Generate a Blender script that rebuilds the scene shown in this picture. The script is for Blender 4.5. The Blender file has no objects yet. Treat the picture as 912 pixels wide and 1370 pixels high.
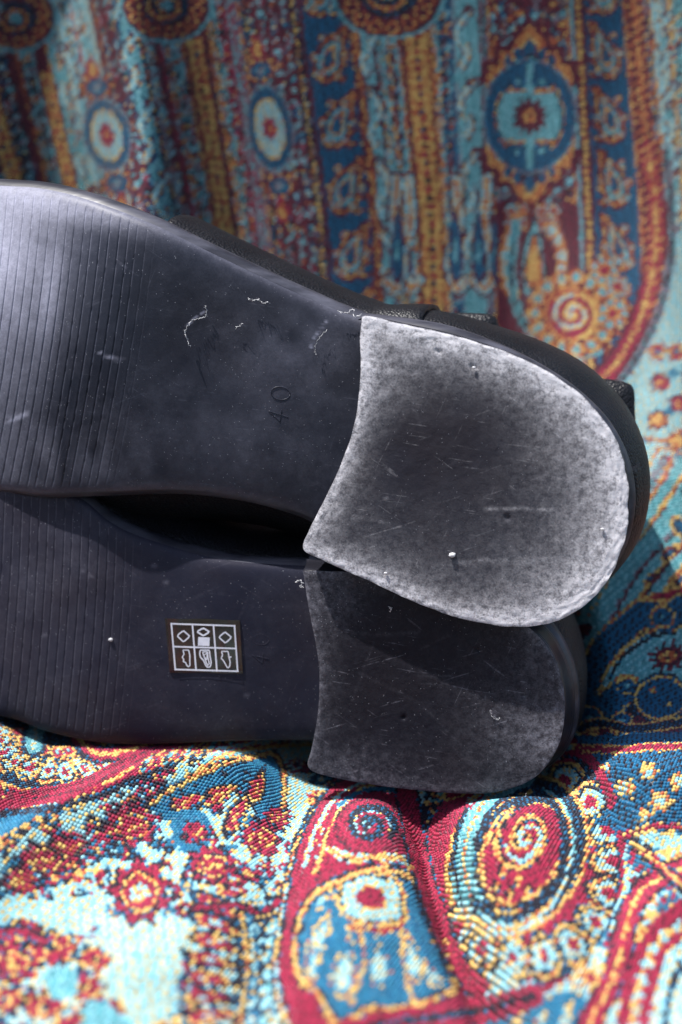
import bpy, math, random
import numpy as np
from mathutils import Vector

scene = bpy.context.scene
R = math.radians
# ---------------------------------------------------------------- camera, sky, sun, exposure
PITCH = R(12); FOCAL = 60.0; FPX = 1370 / 36 * FOCAL
DIR = np.array([0, math.cos(PITCH), -math.sin(PITCH)]); UP = np.array([0, math.sin(PITCH), math.cos(PITCH)]); RT = np.array([1., 0, 0])
CAM = np.array([0, 0, .065]) - .40 * DIR
cd = bpy.data.cameras.new('camera'); cam = bpy.data.objects.new('camera', cd); scene.collection.objects.link(cam)
cam.location = CAM; cam.rotation_euler = (R(90) - PITCH, 0, 0)
cd.sensor_fit = 'VERTICAL'; cd.sensor_height = 36; cd.sensor_width = 24; cd.lens = FOCAL
cd.clip_start = .01; cd.clip_end = 50
cd.dof.use_dof = True; cd.dof.focus_distance = .404; cd.dof.aperture_fstop = 8.8
scene.camera = cam
SUN = Vector((-1.04, -.44, 2.75)).normalized()          # towards the sun
w = bpy.data.worlds.new('World'); scene.world = w; w.use_nodes = True
wn = w.node_tree; bg = wn.nodes['Background']; sk = wn.nodes.new('ShaderNodeTexSky'); sk.sky_type = 'NISHITA'; sk.sun_disc = False
sk.sun_elevation = math.asin(SUN.z); sk.sun_rotation = math.atan2(SUN.x, SUN.y); sk.dust_density = 1.5
wn.links.new(sk.outputs[0], bg.inputs[0]); bg.inputs[1].default_value = .11
sl = bpy.data.lights.new('sun', 'SUN'); so = bpy.data.objects.new('sun', sl); scene.collection.objects.link(so)
sl.energy = 5.0; sl.angle = R(.6); sl.color = (1, .97, .93)
so.rotation_euler = (-SUN).to_track_quat('-Z', 'Y').to_euler()
so.location = SUN * 3
vs = scene.view_settings; vs.view_transform = 'Standard'; vs.look = 'None'; vs.exposure = .68; vs.gamma = 1

# ---------------------------------------------------------------- helpers
def lin(c): return tuple((x / 255 / 12.92 if x <= 10 else ((x / 255 + .055) / 1.055) ** 2.4) for x in c)
def ray(px, py): return DIR + np.multiply.outer((np.asarray(px, float) - 456) / FPX, RT) - np.multiply.outer((np.asarray(py, float) - 685) / FPX, UP)
def at(px, py, depth): return CAM + ray(px, py) * np.asarray(depth, float)[..., None]
def project(P):
    d = P - CAM; z = d @ DIR
    return 456 + (d @ RT) / z * FPX, 685 - (d @ UP) / z * FPX, z
def sstep(a, b, x):
    t = np.clip((np.asarray(x, float) - a) / (b - a), 0, 1); return t * t * (3 - 2 * t)
def vnoise(x, y, seed=0):
    xi, yi = np.floor(x).astype(np.int64), np.floor(y).astype(np.int64); fx, fy = x - xi, y - yi
    fx = fx * fx * (3 - 2 * fx); fy = fy * fy * (3 - 2 * fy)
    def h(a, b):
        n = (a * 374761393 + b * 668265263 + seed * 1442695041) & 0xffffffff
        n = ((n ^ (n >> 13)) * 1274126177) & 0xffffffff
        return ((n ^ (n >> 16)) & 0xffff) / 65535.
    return (h(xi, yi) * (1 - fx) + h(xi + 1, yi) * fx) * (1 - fy) + (h(xi, yi + 1) * (1 - fx) + h(xi + 1, yi + 1) * fx) * fy
def fbm(x, y, seed=0, o=4):
    s = 0; a = .5
    for k in range(o):
        s = s + a * vnoise(x * 2 ** k, y * 2 ** k, seed + k); a /= 2
    return s
def ccurve(pts, n=12):
    p = [np.array(q, float) for q in pts]
    p = [2 * p[0] - p[1]] + p + [2 * p[-1] - p[-2]]; out = []
    for i in range(1, len(p) - 2):
        for k in range(n):
            t = k / n
            out.append(.5 * (2 * p[i] + (p[i + 1] - p[i - 1]) * t + (2 * p[i - 1] - 5 * p[i] + 4 * p[i + 1] - p[i + 2]) * t * t
                             + (3 * p[i] - p[i - 1] - 3 * p[i + 1] + p[i + 2]) * t ** 3))
    out.append(p[-2]); return np.array(out)
def resample(P, n, closed=False):
    Q = np.vstack([P, P[:1]]) if closed else P
    s = np.r_[0, np.cumsum(np.linalg.norm(np.diff(Q, axis=0), axis=1))]
    t = np.linspace(0, s[-1], n, endpoint=not closed)
    return np.stack([np.interp(t, s, Q[:, k]) for k in range(Q.shape[1])], 1)

def mesh_obj(name, V, F, mat, parent=None, smooth=True, attrs=None, loc=None):
    """V (n,3) world metres; F list of index tuples or an (m,k) array"""
    V = np.asarray(V, float).reshape(-1, 3)
    off = np.array(parent.get('_base', (0, 0, 0))) if parent is not None else (np.zeros(3) if loc is None else np.asarray(loc, float))
    me = bpy.data.meshes.new(name)
    if isinstance(F, np.ndarray):
        m, k = F.shape
        me.vertices.add(len(V)); me.vertices.foreach_set('co', (V - off).ravel().astype(np.float32))
        me.loops.add(m * k); me.loops.foreach_set('vertex_index', F.ravel().astype(np.int32))
        me.polygons.add(m); me.polygons.foreach_set('loop_start', np.arange(0, m * k, k, dtype=np.int32))
        me.update(calc_edges=True); me.validate()
    else:
        me.from_pydata((V - off).tolist(), [], [list(f) for f in F]); me.update()
    if smooth: me.polygons.foreach_set('use_smooth', np.ones(len(me.polygons), bool))
    for an, (dom, kind, data) in (attrs or {}).items():
        a = me.attributes.new(an, kind, dom)
        a.data.foreach_set('color' if kind == 'FLOAT_COLOR' else 'value', np.asarray(data, np.float32).ravel())
    if mat is not None: me.materials.append(mat)
    o = bpy.data.objects.new(name, me); scene.collection.objects.link(o)
    if parent is not None: o.parent = parent; o['_base'] = list(off)
    elif loc is not None: o.location = off; o['_base'] = list(off)
    return o
def empty(name, loc):
    o = bpy.data.objects.new(name, None); o.empty_display_size = .02; scene.collection.objects.link(o); o.location = loc; o['_base'] = list(map(float, loc)); return o
def tag(o, label=None, cat=None, group=None, kind=None):
    for k, v in (('label', label), ('category', cat), ('group', group), ('kind', kind)):
        if v: o[k] = v
    return o
def grid_faces(nu, nv, closed=False):
    i, j = np.meshgrid(np.arange(nu if closed else nu - 1), np.arange(nv - 1), indexing='ij')
    a = i * nv + j; b = ((i + 1) % nu) * nv + j
    return np.stack([a, b, b + 1, a + 1], -1).reshape(-1, 4)
def grid_flip(F): return F[:, ::-1].copy()

class NT:
    """small wrapper for building node materials"""
    def __init__(s, name):
        s.m = bpy.data.materials.new(name); s.m.use_nodes = True; s.t = s.m.node_tree; s.b = s.t.nodes['Principled BSDF']
    def n(s, kind, **kw):
        q = s.t.nodes.new('ShaderNode' + kind)
        for k, v in kw.items():
            if k.startswith('i_'): q.inputs[k[2:].replace('_', ' ')].default_value = v
            else: setattr(q, k, v)
        return q
    def l(s, a, b): s.t.links.new(a, b)
    def noise(s, scale, detail=3, rough=.6, vec=None, dim='3D'):
        q = s.n('TexNoise', i_Scale=scale, i_Detail=detail, i_Roughness=rough)
        s.l(vec if vec is not None else s.co(), q.inputs['Vector']); return q.outputs[0]
    def co(s):
        if not hasattr(s, '_c'): s._c = s.n('NewGeometry').outputs['Position']
        return s._c
    def ramp(s, v, *stops):
        q = s.n('ValToRGB'); e = q.color_ramp.elements
        while len(e) < len(stops): e.new(.5)
        for k, (p, c) in enumerate(stops):
            e[k].position = p; e[k].color = (c, c, c, 1) if not isinstance(c, tuple) else (*c, 1)
        s.l(v, q.inputs[0]); return q.outputs[0]
    def math(s, op, a, b=None, clamp=False):
        q = s.n('Math', operation=op, use_clamp=clamp)
        for k, v in enumerate((a, b)):
            if v is None: continue
            if isinstance(v, (int, float)): q.inputs[k].default_value = v
            else: s.l(v, q.inputs[k])
        return q.outputs[0]
    def mix(s, f, a, b):
        q = s.n('Mix', data_type='RGBA')
        for k, v in ((0, f), (6, a), (7, b)):
            if isinstance(v, (int, float)): q.inputs[k].default_value = v
            elif isinstance(v, tuple): q.inputs[k].default_value = (*v, 1)
            else: s.l(v, q.inputs[k])
        return q.outputs[2]
    def attr(s, name, out='Fac'): return s.n('Attribute', attribute_name=name).outputs[out]
    def bump(s, h, strength, dist, prev=None):
        q = s.n('Bump', i_Strength=strength, i_Distance=dist); s.l(h, q.inputs['Height'])
        if prev is not None: s.l(prev, q.inputs['Normal'])
        return q.outputs[0]
    def stretch(s, scale):
        q = s.n('Mapping'); q.inputs['Scale'].default_value = scale; s.l(s.co(), q.inputs['Vector']); return q.outputs[0]
# ---------------------------------------------------------------- weaving chart
# The cloth's pattern: a chart of thread numbers, one value per small square of cloth.
BK, MR, CR, OR, GD, AQ, TL, DB, MB_, GY = range(10)
CX0, CY0, CW, CH = -450, -450, 1812, 2350
chart = np.full((CH, CW), TL, np.uint8)

def _box(x0, y0, x1, y1):
    return (max(0, int(x0 - CX0)), max(0, int(y0 - CY0)), min(CW, int(x1 - CX0) + 2), min(CH, int(y1 - CY0) + 2))

def poly(pts, c):
    p = np.asarray(pts, float)
    x0, y0, x1, y1 = _box(p[:, 0].min(), p[:, 1].min(), p[:, 0].max(), p[:, 1].max())
    if x1 <= x0 or y1 <= y0:
        return
    q = np.roll(p, -1, 0)
    for r in range(y0, y1):
        y = r + CY0 + .5
        m = (p[:, 1] <= y) != (q[:, 1] <= y)
        if not m.any():
            continue
        a, b = p[m], q[m]
        xs = np.sort(a[:, 0] + (y - a[:, 1]) / (b[:, 1] - a[:, 1]) * (b[:, 0] - a[:, 0])) - CX0
        for k in range(0, len(xs) - 1, 2):
            i, j = max(0, int(round(xs[k]))), min(CW, int(round(xs[k + 1])))
            if j > i:
                chart[r, i:j] = c

def ell(cx, cy, rx, ry, rot, c):
    m = max(rx, ry)
    x0, y0, x1, y1 = _box(cx - m, cy - m, cx + m, cy + m)
    if x1 <= x0 or y1 <= y0:
        return
    X, Y = np.meshgrid(np.arange(x0, x1) + CX0 - cx, np.arange(y0, y1) + CY0 - cy)
    a = math.radians(rot); ca, sa = math.cos(a), math.sin(a)
    chart[y0:y1, x0:x1][((X * ca + Y * sa) / rx) ** 2 + ((-X * sa + Y * ca) / ry) ** 2 < 1] = c

def stroke(pts, w, c):
    p = np.asarray(pts, float)
    if p[:, 1].mean() > 960: w = max(w, 5.6) + (3.5 if c == BK else 0)
    for k in range(len(p) - 1):
        a, b = p[k], p[k + 1]
        x0, y0, x1, y1 = _box(min(a[0], b[0]) - w, min(a[1], b[1]) - w, max(a[0], b[0]) + w, max(a[1], b[1]) + w)
        if x1 <= x0 or y1 <= y0:
            continue
        X, Y = np.meshgrid(np.arange(x0, x1) + CX0 - a[0], np.arange(y0, y1) + CY0 - a[1])
        d = b - a; L = max(1e-6, d @ d)
        t = np.clip((X * d[0] + Y * d[1]) / L, 0, 1)
        chart[y0:y1, x0:x1][(X - t * d[0]) ** 2 + (Y - t * d[1]) ** 2 < (w / 2) ** 2] = c

def curve(pts, n=10):
    p = [np.array(q, float) for q in pts]
    p = [2 * p[0] - p[1]] + p + [2 * p[-1] - p[-2]]
    out = []
    for i in range(1, len(p) - 2):
        for k in range(n):
            t = k / n
            out.append(.5 * (2 * p[i] + (p[i + 1] - p[i - 1]) * t + (2 * p[i - 1] - 5 * p[i] + 4 * p[i + 1] - p[i + 2]) * t * t
                             + (3 * p[i] - p[i - 1] - 3 * p[i + 1] + p[i + 2]) * t ** 3))
    out.append(p[-2])
    return np.array(out)

def band(pts, layers):
    q = curve(pts)
    for w, c in layers:
        stroke(q, w, c)

def beads(pts, step, r, c, ry=None):
    q = curve(pts, 30)
    s = np.r_[0, np.cumsum(np.hypot(*np.diff(q, axis=0).T))]
    for d in np.arange(0, s[-1], step):
        ell(np.interp(d, s, q[:, 0]), np.interp(d, s, q[:, 1]), r, ry or r, 0, c)

def place(P, cx, cy, rot, sx=1, sy=None):
    sy = sx if sy is None else sy
    a = math.radians(rot); ca, sa = math.cos(a), math.sin(a)
    P = np.asarray(P, float)
    return np.c_[cx + sx * P[:, 0] * ca - sy * P[:, 1] * sa, cy + sx * P[:, 0] * sa + sy * P[:, 1] * ca]

def boteh(cx, cy, L, W, rot, layers, bend=.35):
    """bent drop, tip up at rot=0, nested in layers (scale, colour)"""
    t = np.linspace(0, 2 * math.pi, 44)
    for s, c in layers:
        if cy > 1000 and c == BK and s == 1: s = 1 + 5. / W
        x = W / 2 * np.sin(t) * np.abs(np.sin(t / 2)) ** 1.1
        y = -L / 2 * np.cos(t)
        x, y = x * s, (y - L * .12) * s + L * .12
        k = np.clip((-y + L * .1) / (L * .6), 0, 1)
        x = x + bend * W * k ** 2
        poly(place(np.c_[x, y], cx, cy, rot), c)

def star(cx, cy, r0, r1, n, c, sy=1, rot=0):
    a = np.arange(2 * n) * math.pi / n
    r = np.where(np.arange(2 * n) % 2, r0, r1)
    poly(place(np.c_[r * np.cos(a), r * np.sin(a) * sy], cx, cy, rot), c)

def flower(cx, cy, r, n, ring, fill, heart, sy=1, rot=0):
    for k in range(n):
        a = 2 * math.pi * k / n
        P = place([[r * .68 * math.cos(a), r * .68 * math.sin(a) * sy]], cx, cy, rot)[0]
        ell(P[0], P[1], r * .36, r * .36 * sy, 0, ring)
    for k in range(n):
        a = 2 * math.pi * k / n
        P = place([[r * .68 * math.cos(a), r * .68 * math.sin(a) * sy]], cx, cy, rot)[0]
        ell(P[0], P[1], r * .21, r * .21 * sy, 0, fill)
    ell(cx, cy, r * .45, r * .45 * sy, 0, ring); ell(cx, cy, r * .28, r * .28 * sy, 0, heart)

def spiral(cx, cy, r0, r1, turns, w, c, sy=1, rot=0, a0=0):
    t = np.linspace(0, 1, int(26 * turns))
    r = r0 + (r1 - r0) * t; a = a0 + 2 * math.pi * turns * t
    stroke(place(np.c_[r * np.cos(a), r * np.sin(a) * sy], cx, cy, rot), w, c)

def petals(cx, cy, R, a0, a1, n, L, W, layers, sy=1, rot=0):
    """ring of rounded petals round a centre, from angle a0 to a1 (degrees, clockwise on the cloth)"""
    t = np.linspace(0, 2 * math.pi, 26)
    for k in range(n):
        a = math.radians(a0 + (a1 - a0) * (k + .5) / n)
        for s, c in layers:
            x = R + L / 2 * np.cos(t) * s; y = W / 2 * np.sin(t) * s * (1 + .35 * np.cos(t))
            P = np.c_[x * math.cos(a) - y * math.sin(a), (x * math.sin(a) + y * math.cos(a)) * sy]
            poly(place(P, cx, cy, rot), c)

rc = random.Random(7)
# --- ground of small sprigs everywhere (what shows between the drawn motifs and beyond the frame)
for k in range(2600):
    x, y = rc.uniform(CX0, CX0 + CW), rc.uniform(CY0, CY0 + CH)
    s = rc.uniform(9, 20)
    o, f, h = rc.choice([(GD, DB, OR), (OR, MR, GD), (BK, CR, GD), (GD, TL, CR), (CR, AQ, GD), (MR, OR, DB), (BK, DB, GD)])
    if rc.random() < .5:
        boteh(x, y, s * 2, s * 1.1, rc.uniform(0, 360), [(1, o), (.72, f), (.4, h)])
    else:
        flower(x, y, s, 6, o, f, h, rc.uniform(.7, 1.2), rc.uniform(0, 60))

# --- upper cloth: columns that fan out towards the lower edge
_c = [-450, -100, 30, 190, 250, 335, 465, 545, 605, 709, 768, 840, 900, 1400]
_s = [170, 95, 65, 62, 50, 42, 35, 27, 15, 4, 14, 26, 22, 0]
def FX(c, y):
    k = y / 300 if y < 300 else 1 + (y - 300) / 900
    return c + np.interp(c, _c, _s) * k
def FP(c, y): return (FX(c, y), y)
YS = list(range(-450, 721, 45))
def col(c0, c1, colour, y0=-450, y1=700):
    ys = [y for y in YS if y0 < y < y1]; ys = [y0] + ys + [y1]
    poly([FP(c0, y) for y in ys] + [FP(c1, y) for y in reversed(ys)], colour)
def rope(c, w, a, b, step, y0=-450, y1=700):
    P = [FP(c, y) for y in [y0] + [q for q in YS if y0 < q < y1] + [y1]]
    band(P, [(w, a)]); beads(P, step, w * .33, b)

def medallion(cx, cy, s, sx, rot=0):
    T = lambda P: place(P, cx, cy, rot, s * sx, s)
    e = lambda x, y, rx, ry, c: poly(T(np.c_[x + rx * np.cos(np.linspace(0, 6.283, 30)), y + ry * np.sin(np.linspace(0, 6.283, 30))]), c)
    for g in (-1, 1):                                   # pointed crowns over and under
        prof = [(-66, -40), (-60, -74), (-46, -70), (-44, -92), (-27, -90), (-20, -108), (0, -130), (20, -108), (27, -90), (44, -92), (46, -70), (60, -74), (66, -40)]
        poly(T([(x * 1.12, y * g * 1.06) for x, y in prof]), MR)
        poly(T([(x * .94, y * g * .97) for x, y in prof]), OR)
        poly(T([(x * .74, y * g * .86) for x, y in prof]), GD)
        poly(T([(x * .66, y * g * .82) for x, y in prof]), MR)
        for px, py, w in ((0, -92, 8), (-17, -84, 6), (17, -84, 6), (-31, -76, 5), (31, -76, 5)):
            e(px, py * g, w, w * 1.5, DB)
        e(0, -76 * g, 14, 9, BK); e(0, -74 * g, 10, 6, GY); e(0, -73 * g, 5, 3, CR)
    e(0, 0, 67, 79, GY); e(0, 0, 64, 76, DB); e(0, 0, 50, 58, OR); e(0, 0, 48, 55, BK); e(0, 0, 45, 51, TL)
    for gx in (-1, 1):
        for g in (-1, 1):
            e(17 * gx, -50 * g, 13, 15, DB); e(17 * gx, -48 * g, 4, 4, TL)
            poly(T([(6 * gx, -31 * g), (36 * gx, -33 * g), (30 * gx, -38 * g), (6 * gx, -38 * g)]), OR)
    poly(T([(-4, -72), (4, -72), (4, 72), (-4, 72)]), TL)
    poly(T([(-3, -32), (-10, -20), (10, -20), (3, -32)]), TL)
    a = np.arange(24) * math.pi / 12; r = np.where(np.arange(24) % 2, 18, 29)
    poly(T(np.c_[r * np.cos(a), r * np.sin(a)]), MR); e(0, 0, 10, 10, OR); e(0, 0, 3, 3, BK)

def blue_column(c, w, y0, step, flip=1):
    for k in range(-6, 9):
        y = y0 + k * step
        x = FX(c, y)
        for q in range(5): boteh(x + w * .42 * flip, y - step * .4 + q * step * .2, 20, 10, 60 * flip, [(1, MR), (.55, OR)])
        boteh(x + 2 * flip, y, step * 1.0, w * 1.12, 14 * flip, [(1, MR), (.92, OR), (.80, MR), (.70, DB), (.62, TL), (.44, OR), (.3, DB)], .3 * flip)
        for q in range(6):
            a = q * 1.05; ell(x + w * .40 * math.cos(a), y + 6 + step * .33 * math.sin(a), 5.5, 5.5, 0, OR); ell(x + w * .40 * math.cos(a), y + 6 + step * .33 * math.sin(a), 2.6, 2.6, 0, TL)
        ell(x - w * .34 * flip, y + step * .32, 6, 5, 0, OR); ell(x - w * .34 * flip, y + step * .32, 3, 3, 0, TL)

# one repeat of columns: (left, right, colour)
for c0, c1, k in ((-450, 900, MR),):
    col(c0, c1, k)
REP = [
    (-450, -330, TL), (-330, -270, DB), (-270, -220, MR), (-220, -160, BK), (-160, -80, TL),
    (-80, -10, BK), (8, 22, BK), (50, 78, TL), (70, 118, AQ), (150, 176, TL), (176, 186, AQ), (186, 198, MR), (200, 232, BK), (268, 300, BK), (300, 314, GY),
    (314, 322, DB), (386, 396, GY), (402, 462, DB), (462, 478, MR), (478, 492, TL), (492, 530, BK), (570, 592, BK), (592, 606, DB),
    (606, 640, TL), (640, 652, GY), (652, 760, MR), (762, 767, GY), (780, 832, DB), (832, 862, MR), (862, 870, BK), (870, 892, AQ), (892, 930, TL)]
for a, b, k in REP:
    col(a, b, k)
# small mixed work filling the broad columns between the bars
def fill_column(c0, c1, seed, kinds, step=15, y0=-440, y1=690):
    rf = random.Random(seed); n = max(1, int((c1 - c0) / 13))
    for y in np.arange(y0, y1, step):
        for k in range(n):
            c = c0 + (c1 - c0) * (k + .5) / n; yy = y + rf.uniform(-3, 3) + (k % 2) * step / 2
            o, f, h = kinds[(k + int(y / step)) % len(kinds)] if rf.random() < .8 else rf.choice(kinds)
            if rf.random() < .6: boteh(FX(c, yy), yy, 19, 11, rf.choice((25, -25, 155, -155)) + rf.uniform(-8, 8), [(1, o), (.68, f), (.32, h)])
            else: flower(FX(c, yy), yy, 7.5, 5, o, f, h)
K1 = [(MR, TL, OR), (TL, CR, AQ), (BK, OR, TL), (GY, MR, AQ), (DB, AQ, MR)]; K2 = [(OR, MR, GD), (TL, DB, AQ), (GY, BK, OR)]; K3 = [(GY, TL, MR), (TL, AQ, OR), (OR, BK, TL)]
for c0, c1, sd, K in ((120, 152, 1, K1), (176, 200, 2, K3), (322, 386, 3, K1), (-450, -330, 4, K2), (-220, -160, 5, K3), (-160, -80, 6, K1), (200, 232, 7, K3), (268, 300, 8, K3), (492, 532, 9, K3), (570, 600, 10, K3),
                      (50, 74, 11, K3), (100, 106, 12, K3), (-80, -10, 13, K1), (652, 760, 14, K2), (898, 1100, 15, [(BK, AQ, OR), (DB, GD, AQ), (TL, BK, CR)]), (8, 22, 16, K3), (1100, 1362, 17, K2)):
    fill_column(c0, c1, sd, K)
# fine pin lines and little leaves in the columns
for c, k in ((4, OR), (26, TL), (48, OR), (82, BK), (92, CR), (152, DB), (182, GY), (202, CR), (216, TL), (233, OR), (271, OR), (284, TL), (297, CR), (316, OR),
             (322, GY), (399, MR), (464, OR), (476, GY), (494, MR), (505, TL), (517, MR), (528, OR), (572, OR), (581, TL), (591, MR), (604, GY), (640, MR), (647, BK),
             (652, OR), (759, OR), (764, TL), (779, MR), (833, OR), (862, GY), (868, OR), (889, MR), (893, GD)):
    stroke([FP(c, y) for y in YS], 3.2, k)
for c, k1, k2, st in ((14, TL, OR, 19), (212, OR, BK, 17), (226, TL, CR, 15), (278, OR, TL, 17), (290, CR, OR, 14), (500, TL, OR, 16), (511, OR, BK, 13), (523, TL, DB, 17), (578, OR, TL, 15), (587, DB, OR, 14),
                      (165, DB, OR, 24), (88, TL, CR, 20), (308, CR, TL, 18), (470, OR, CR, 12), (847, OR, MR, 13), (896, GD, CR, 12), (64, OR, TL, 17)):
    for n, y in enumerate(np.arange(-440, 700, st)):
        boteh(FX(c, y), y, st * .95, 8, 25 if n % 2 else -25, [(1, k1), (.45, k2)])
# gold bars with their dotted middle 
for c0, c1, y0, y1 in ((32, 48, 96, 420), (240, 262, 52, 600), (536, 568, 36, 640), (-60, -36, 60, 600), (532, 566, -450, -90), (238, 262, -450, -110), (-260, -236, 40, 500)):
    col(c0 - 3, c1 + 3, MR, y0, y1); col(c0, c1, OR, y0, y1)
    m = (c0 + c1) / 2; w = (c1 - c0)
    for n, y in enumerate(np.arange(y0 + 5, y1, 11.5)):
        ell(FX(m - w * .28, y), y, w * .17, 4, 0, GD); ell(FX(m + w * .28, y), y, w * .17, 4, 0, GD)
        ell(FX(m, y + 5), y + 5, w * .12, 3.4, 0, BK if n % 2 else CR)
# ropes of beads
rope(390, 9, BK, GD, 9); rope(773, 12, MR, GD, 10); rope(133 - 10, 6, MR, OR, 8, -450, 90); rope(176, 7, BK, OR, 9); rope(323, 6, BK, OR, 9)
rope(848, 13, MR, OR, 11); rope(470, 12, MR, OR, 9); rope(-130, 9, BK, GD, 10)
blue_column(432, 50, 70, 88); blue_column(806, 44, 66, 86, -1); blue_column(-300, 52, 40, 90)
# pale scrolls beside the gold bar and at the right
for c, g, ph in ((614, 1, 0), (486, -1, 10), (880, 1, 5), (156, 1, 30), (70, -1, 50)):
    for y in np.arange(-430, 340, 96):
        y = y + ph
        x = FX(c, y)
        band([(x + 10 * g, y - 34), (x - 6 * g, y - 8), (x + 8 * g, y + 18), (x + 2 * g, y + 38)], [(13, MR), (9, AQ)])
        spiral(x + 8 * g, y - 36, 1, 9, 1.1, 3, MR); ell(x + 4 * g, y + 2, 5, 9, 0, TL)
# hooks and blue drops low down by the gold bar
for c, g in ((515, 1), (640, -1), (498, -1), (592, 1)):
    for yb in (330,):
        x = FX(c, yb)
        band([(x, yb - 90), (x + 3 * g, yb - 30), (x - 8 * g, yb + 20), (x + 2 * g, yb + 56), (x + 14 * g, yb + 46)], [(20, MR), (14, AQ), (5, OR)])
for c in (500, 592, 628, 655):
    boteh(FX(c, 320), 326, 110, 24, 0, [(1, MR), (.86, DB), (.3, TL)], 0)
# rosette caps at the top of the gold bars
for cx, cy, r in ((222, 8, 50), (520, -8, 62), (20, 24, 46), (-60, 10, 50), (930, -60, 50)):
    ell(cx, cy, r * 1.25, r, 0, TL); ell(cx, cy, r * 1.15, r * .92, 0, MR)
    petals(cx, cy, r * .86, 0, 360, 15, r * .4, r * .32, [(1, OR), (.55, MR)], .85)
    ell(cx, cy, r * .62, r * .5, 0, BK); spiral(cx, cy, 3, r * .5, 1.6, 6, OR, .8); ell(cx, cy, 9, 7, 0, TL)

def small_medallion(cx, cy, rx, ry, rot):
    for s in (-1, 1):
        P = place([[0, s * ry * 1.42]], cx, cy, rot)[0]
        star(P[0], P[1], rx * .62, rx * 1.15, 9, MR, .8, rot); star(P[0], P[1], rx * .5, rx * .98, 9, OR, .75, rot)
        ell(P[0], P[1], rx * .5, rx * .42, rot, DB); ell(P[0], P[1], rx * .22, rx * .2, rot, GY)
        P = place([[0, s * ry * 2.0]], cx, cy, rot)[0]
        boteh(P[0], P[1], ry * .7, rx * .9, rot, [(1, CR), (.7, OR), (.35, GD)], 0)
    ell(cx, cy, rx * 1.12, ry * 1.1, rot, GY)
    ell(cx, cy, rx, ry, rot, DB); ell(cx, cy, rx * .72, ry * .76, rot, GD); ell(cx, cy, rx * .66, ry * .7, rot, AQ)
    star(cx, cy, rx * .26, rx * .42, 9, CR, 1.7, rot); ell(cx, cy, rx * .12, rx * .24, rot, OR)
small_medallion(143, 181, 29, 46, -12); small_medallion(361, 172, 28, 55, -9)
small_medallion(-52, 190, 24, 44, -16); small_medallion(150, -190, 30, 50, -4); small_medallion(352, -190, 30, 55, -4)
medallion(709, 156, .98, .97); medallion(706, -190, 1, 1); medallion(1010, 150, 1, 1)
ell(709, -10, 30, 22, 0, MR)
boteh(718, -18, 60, 34, 160, [(1, GY), (.8, MR), (.6, TL), (.3, OR)])
# orange drop and spiral flower in the lower right of the hanging part
col(655, 762, MR, 272, 560)
for y in (282, 300):
    for x in (684, 698, 724, 740): flower(x, y, 10, 6, OR, TL, CR)
boteh(714, 345, 118, 44, 0, [(1, BK), (.92, TL), (.74, BK), (.64, OR), (.42, GD)], .05)
for g in (-1, 1):
    petals(714, 352, 38, -60 if g > 0 else 120, 60 if g > 0 else 240, 6, 18, 17, [(1, OR), (.6, AQ)], 1.5)
band([(690, 300), (684, 370), (700, 430), (745, 470), (800, 470)], [(13, TL), (4, BK)])
ell(768, 420, 62, 58, 0, MR)
petals(766, 420, 50, 0, 360, 15, 26, 21, [(1, OR), (.66, GD), (.5, TL)], .95)
ell(766, 420, 38, 36, 0, OR); ell(766, 420, 34, 32, 0, CR)
spiral(766, 420, 2, 34, 2.2, 7, GD, .95); spiral(766, 420, 0, 27, 1.6, 4, AQ, .95, 0, .9)
for x, y, r in ((700, 470, 20), (735, 487, 18), (770, 490, 16), (700, 520, 22), (820, 420, 22), (808, 362, 20), (826, 385, 16)):
    flower(x, y, r, 7, OR, TL, CR)
# deep red beaded arch sweeping down to the left, pale ground below it
pale = curve([(912, 300), (893, 380), (862, 450), (820, 520), (760, 560)])
poly(list(pale) + [(700, 700), (1362, 760), (1362, 300)], AQ)
band([(866, 200), (878, 290), (872, 370), (850, 440), (812, 500), (742, 545), (690, 560)], [(30, MR), (20, CR)])
beads([(866, 200), (878, 290), (872, 370), (850, 440), (812, 500), (742, 545), (690, 560)], 9, 3.6, GD)
for y in range(-440, 420, 13): stroke([(FX(836, y), y + 8), (FX(862, y), y - 8)], 3.4, OR)
band([(890, 200), (900, 300), (893, 375), (870, 445), (830, 510), (770, 560)], [(12, GY), (4, BK)])
for x, y, r, t in ((884, 512, 17, 0), (880, 562, 18, 1), (908, 540, 17, 0), (905, 590, 18, 1), (893, 618, 13, 0), (925, 500, 15, 0), (930, 560, 20, 1), (850, 600, 14, 0), (950, 620, 18, 0)):
    star(x, y, r * .62, r, 11, MR, .95); ell(x, y, r * .6, r * .55, 0, OR if t else CR); star(x, y, r * .2, r * .42, 7, GD if t else OR)
    ell(x + 16, y - 12, 8, 6, 0, MB_)
for pts in ([(850, 690), (880, 668), (930, 655)], [(862, 585), (890, 590), (912, 575)], [(868, 620), (885, 600), (915, 608)], [(860, 650), (900, 640), (950, 652)]):
    band(pts, [(5, OR)])
for x, y in ((900, 645), (930, 640), (880, 470), (905, 470), (940, 460)):
    flower(x, y, 13, 6, CR, GD, MB_)

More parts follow.
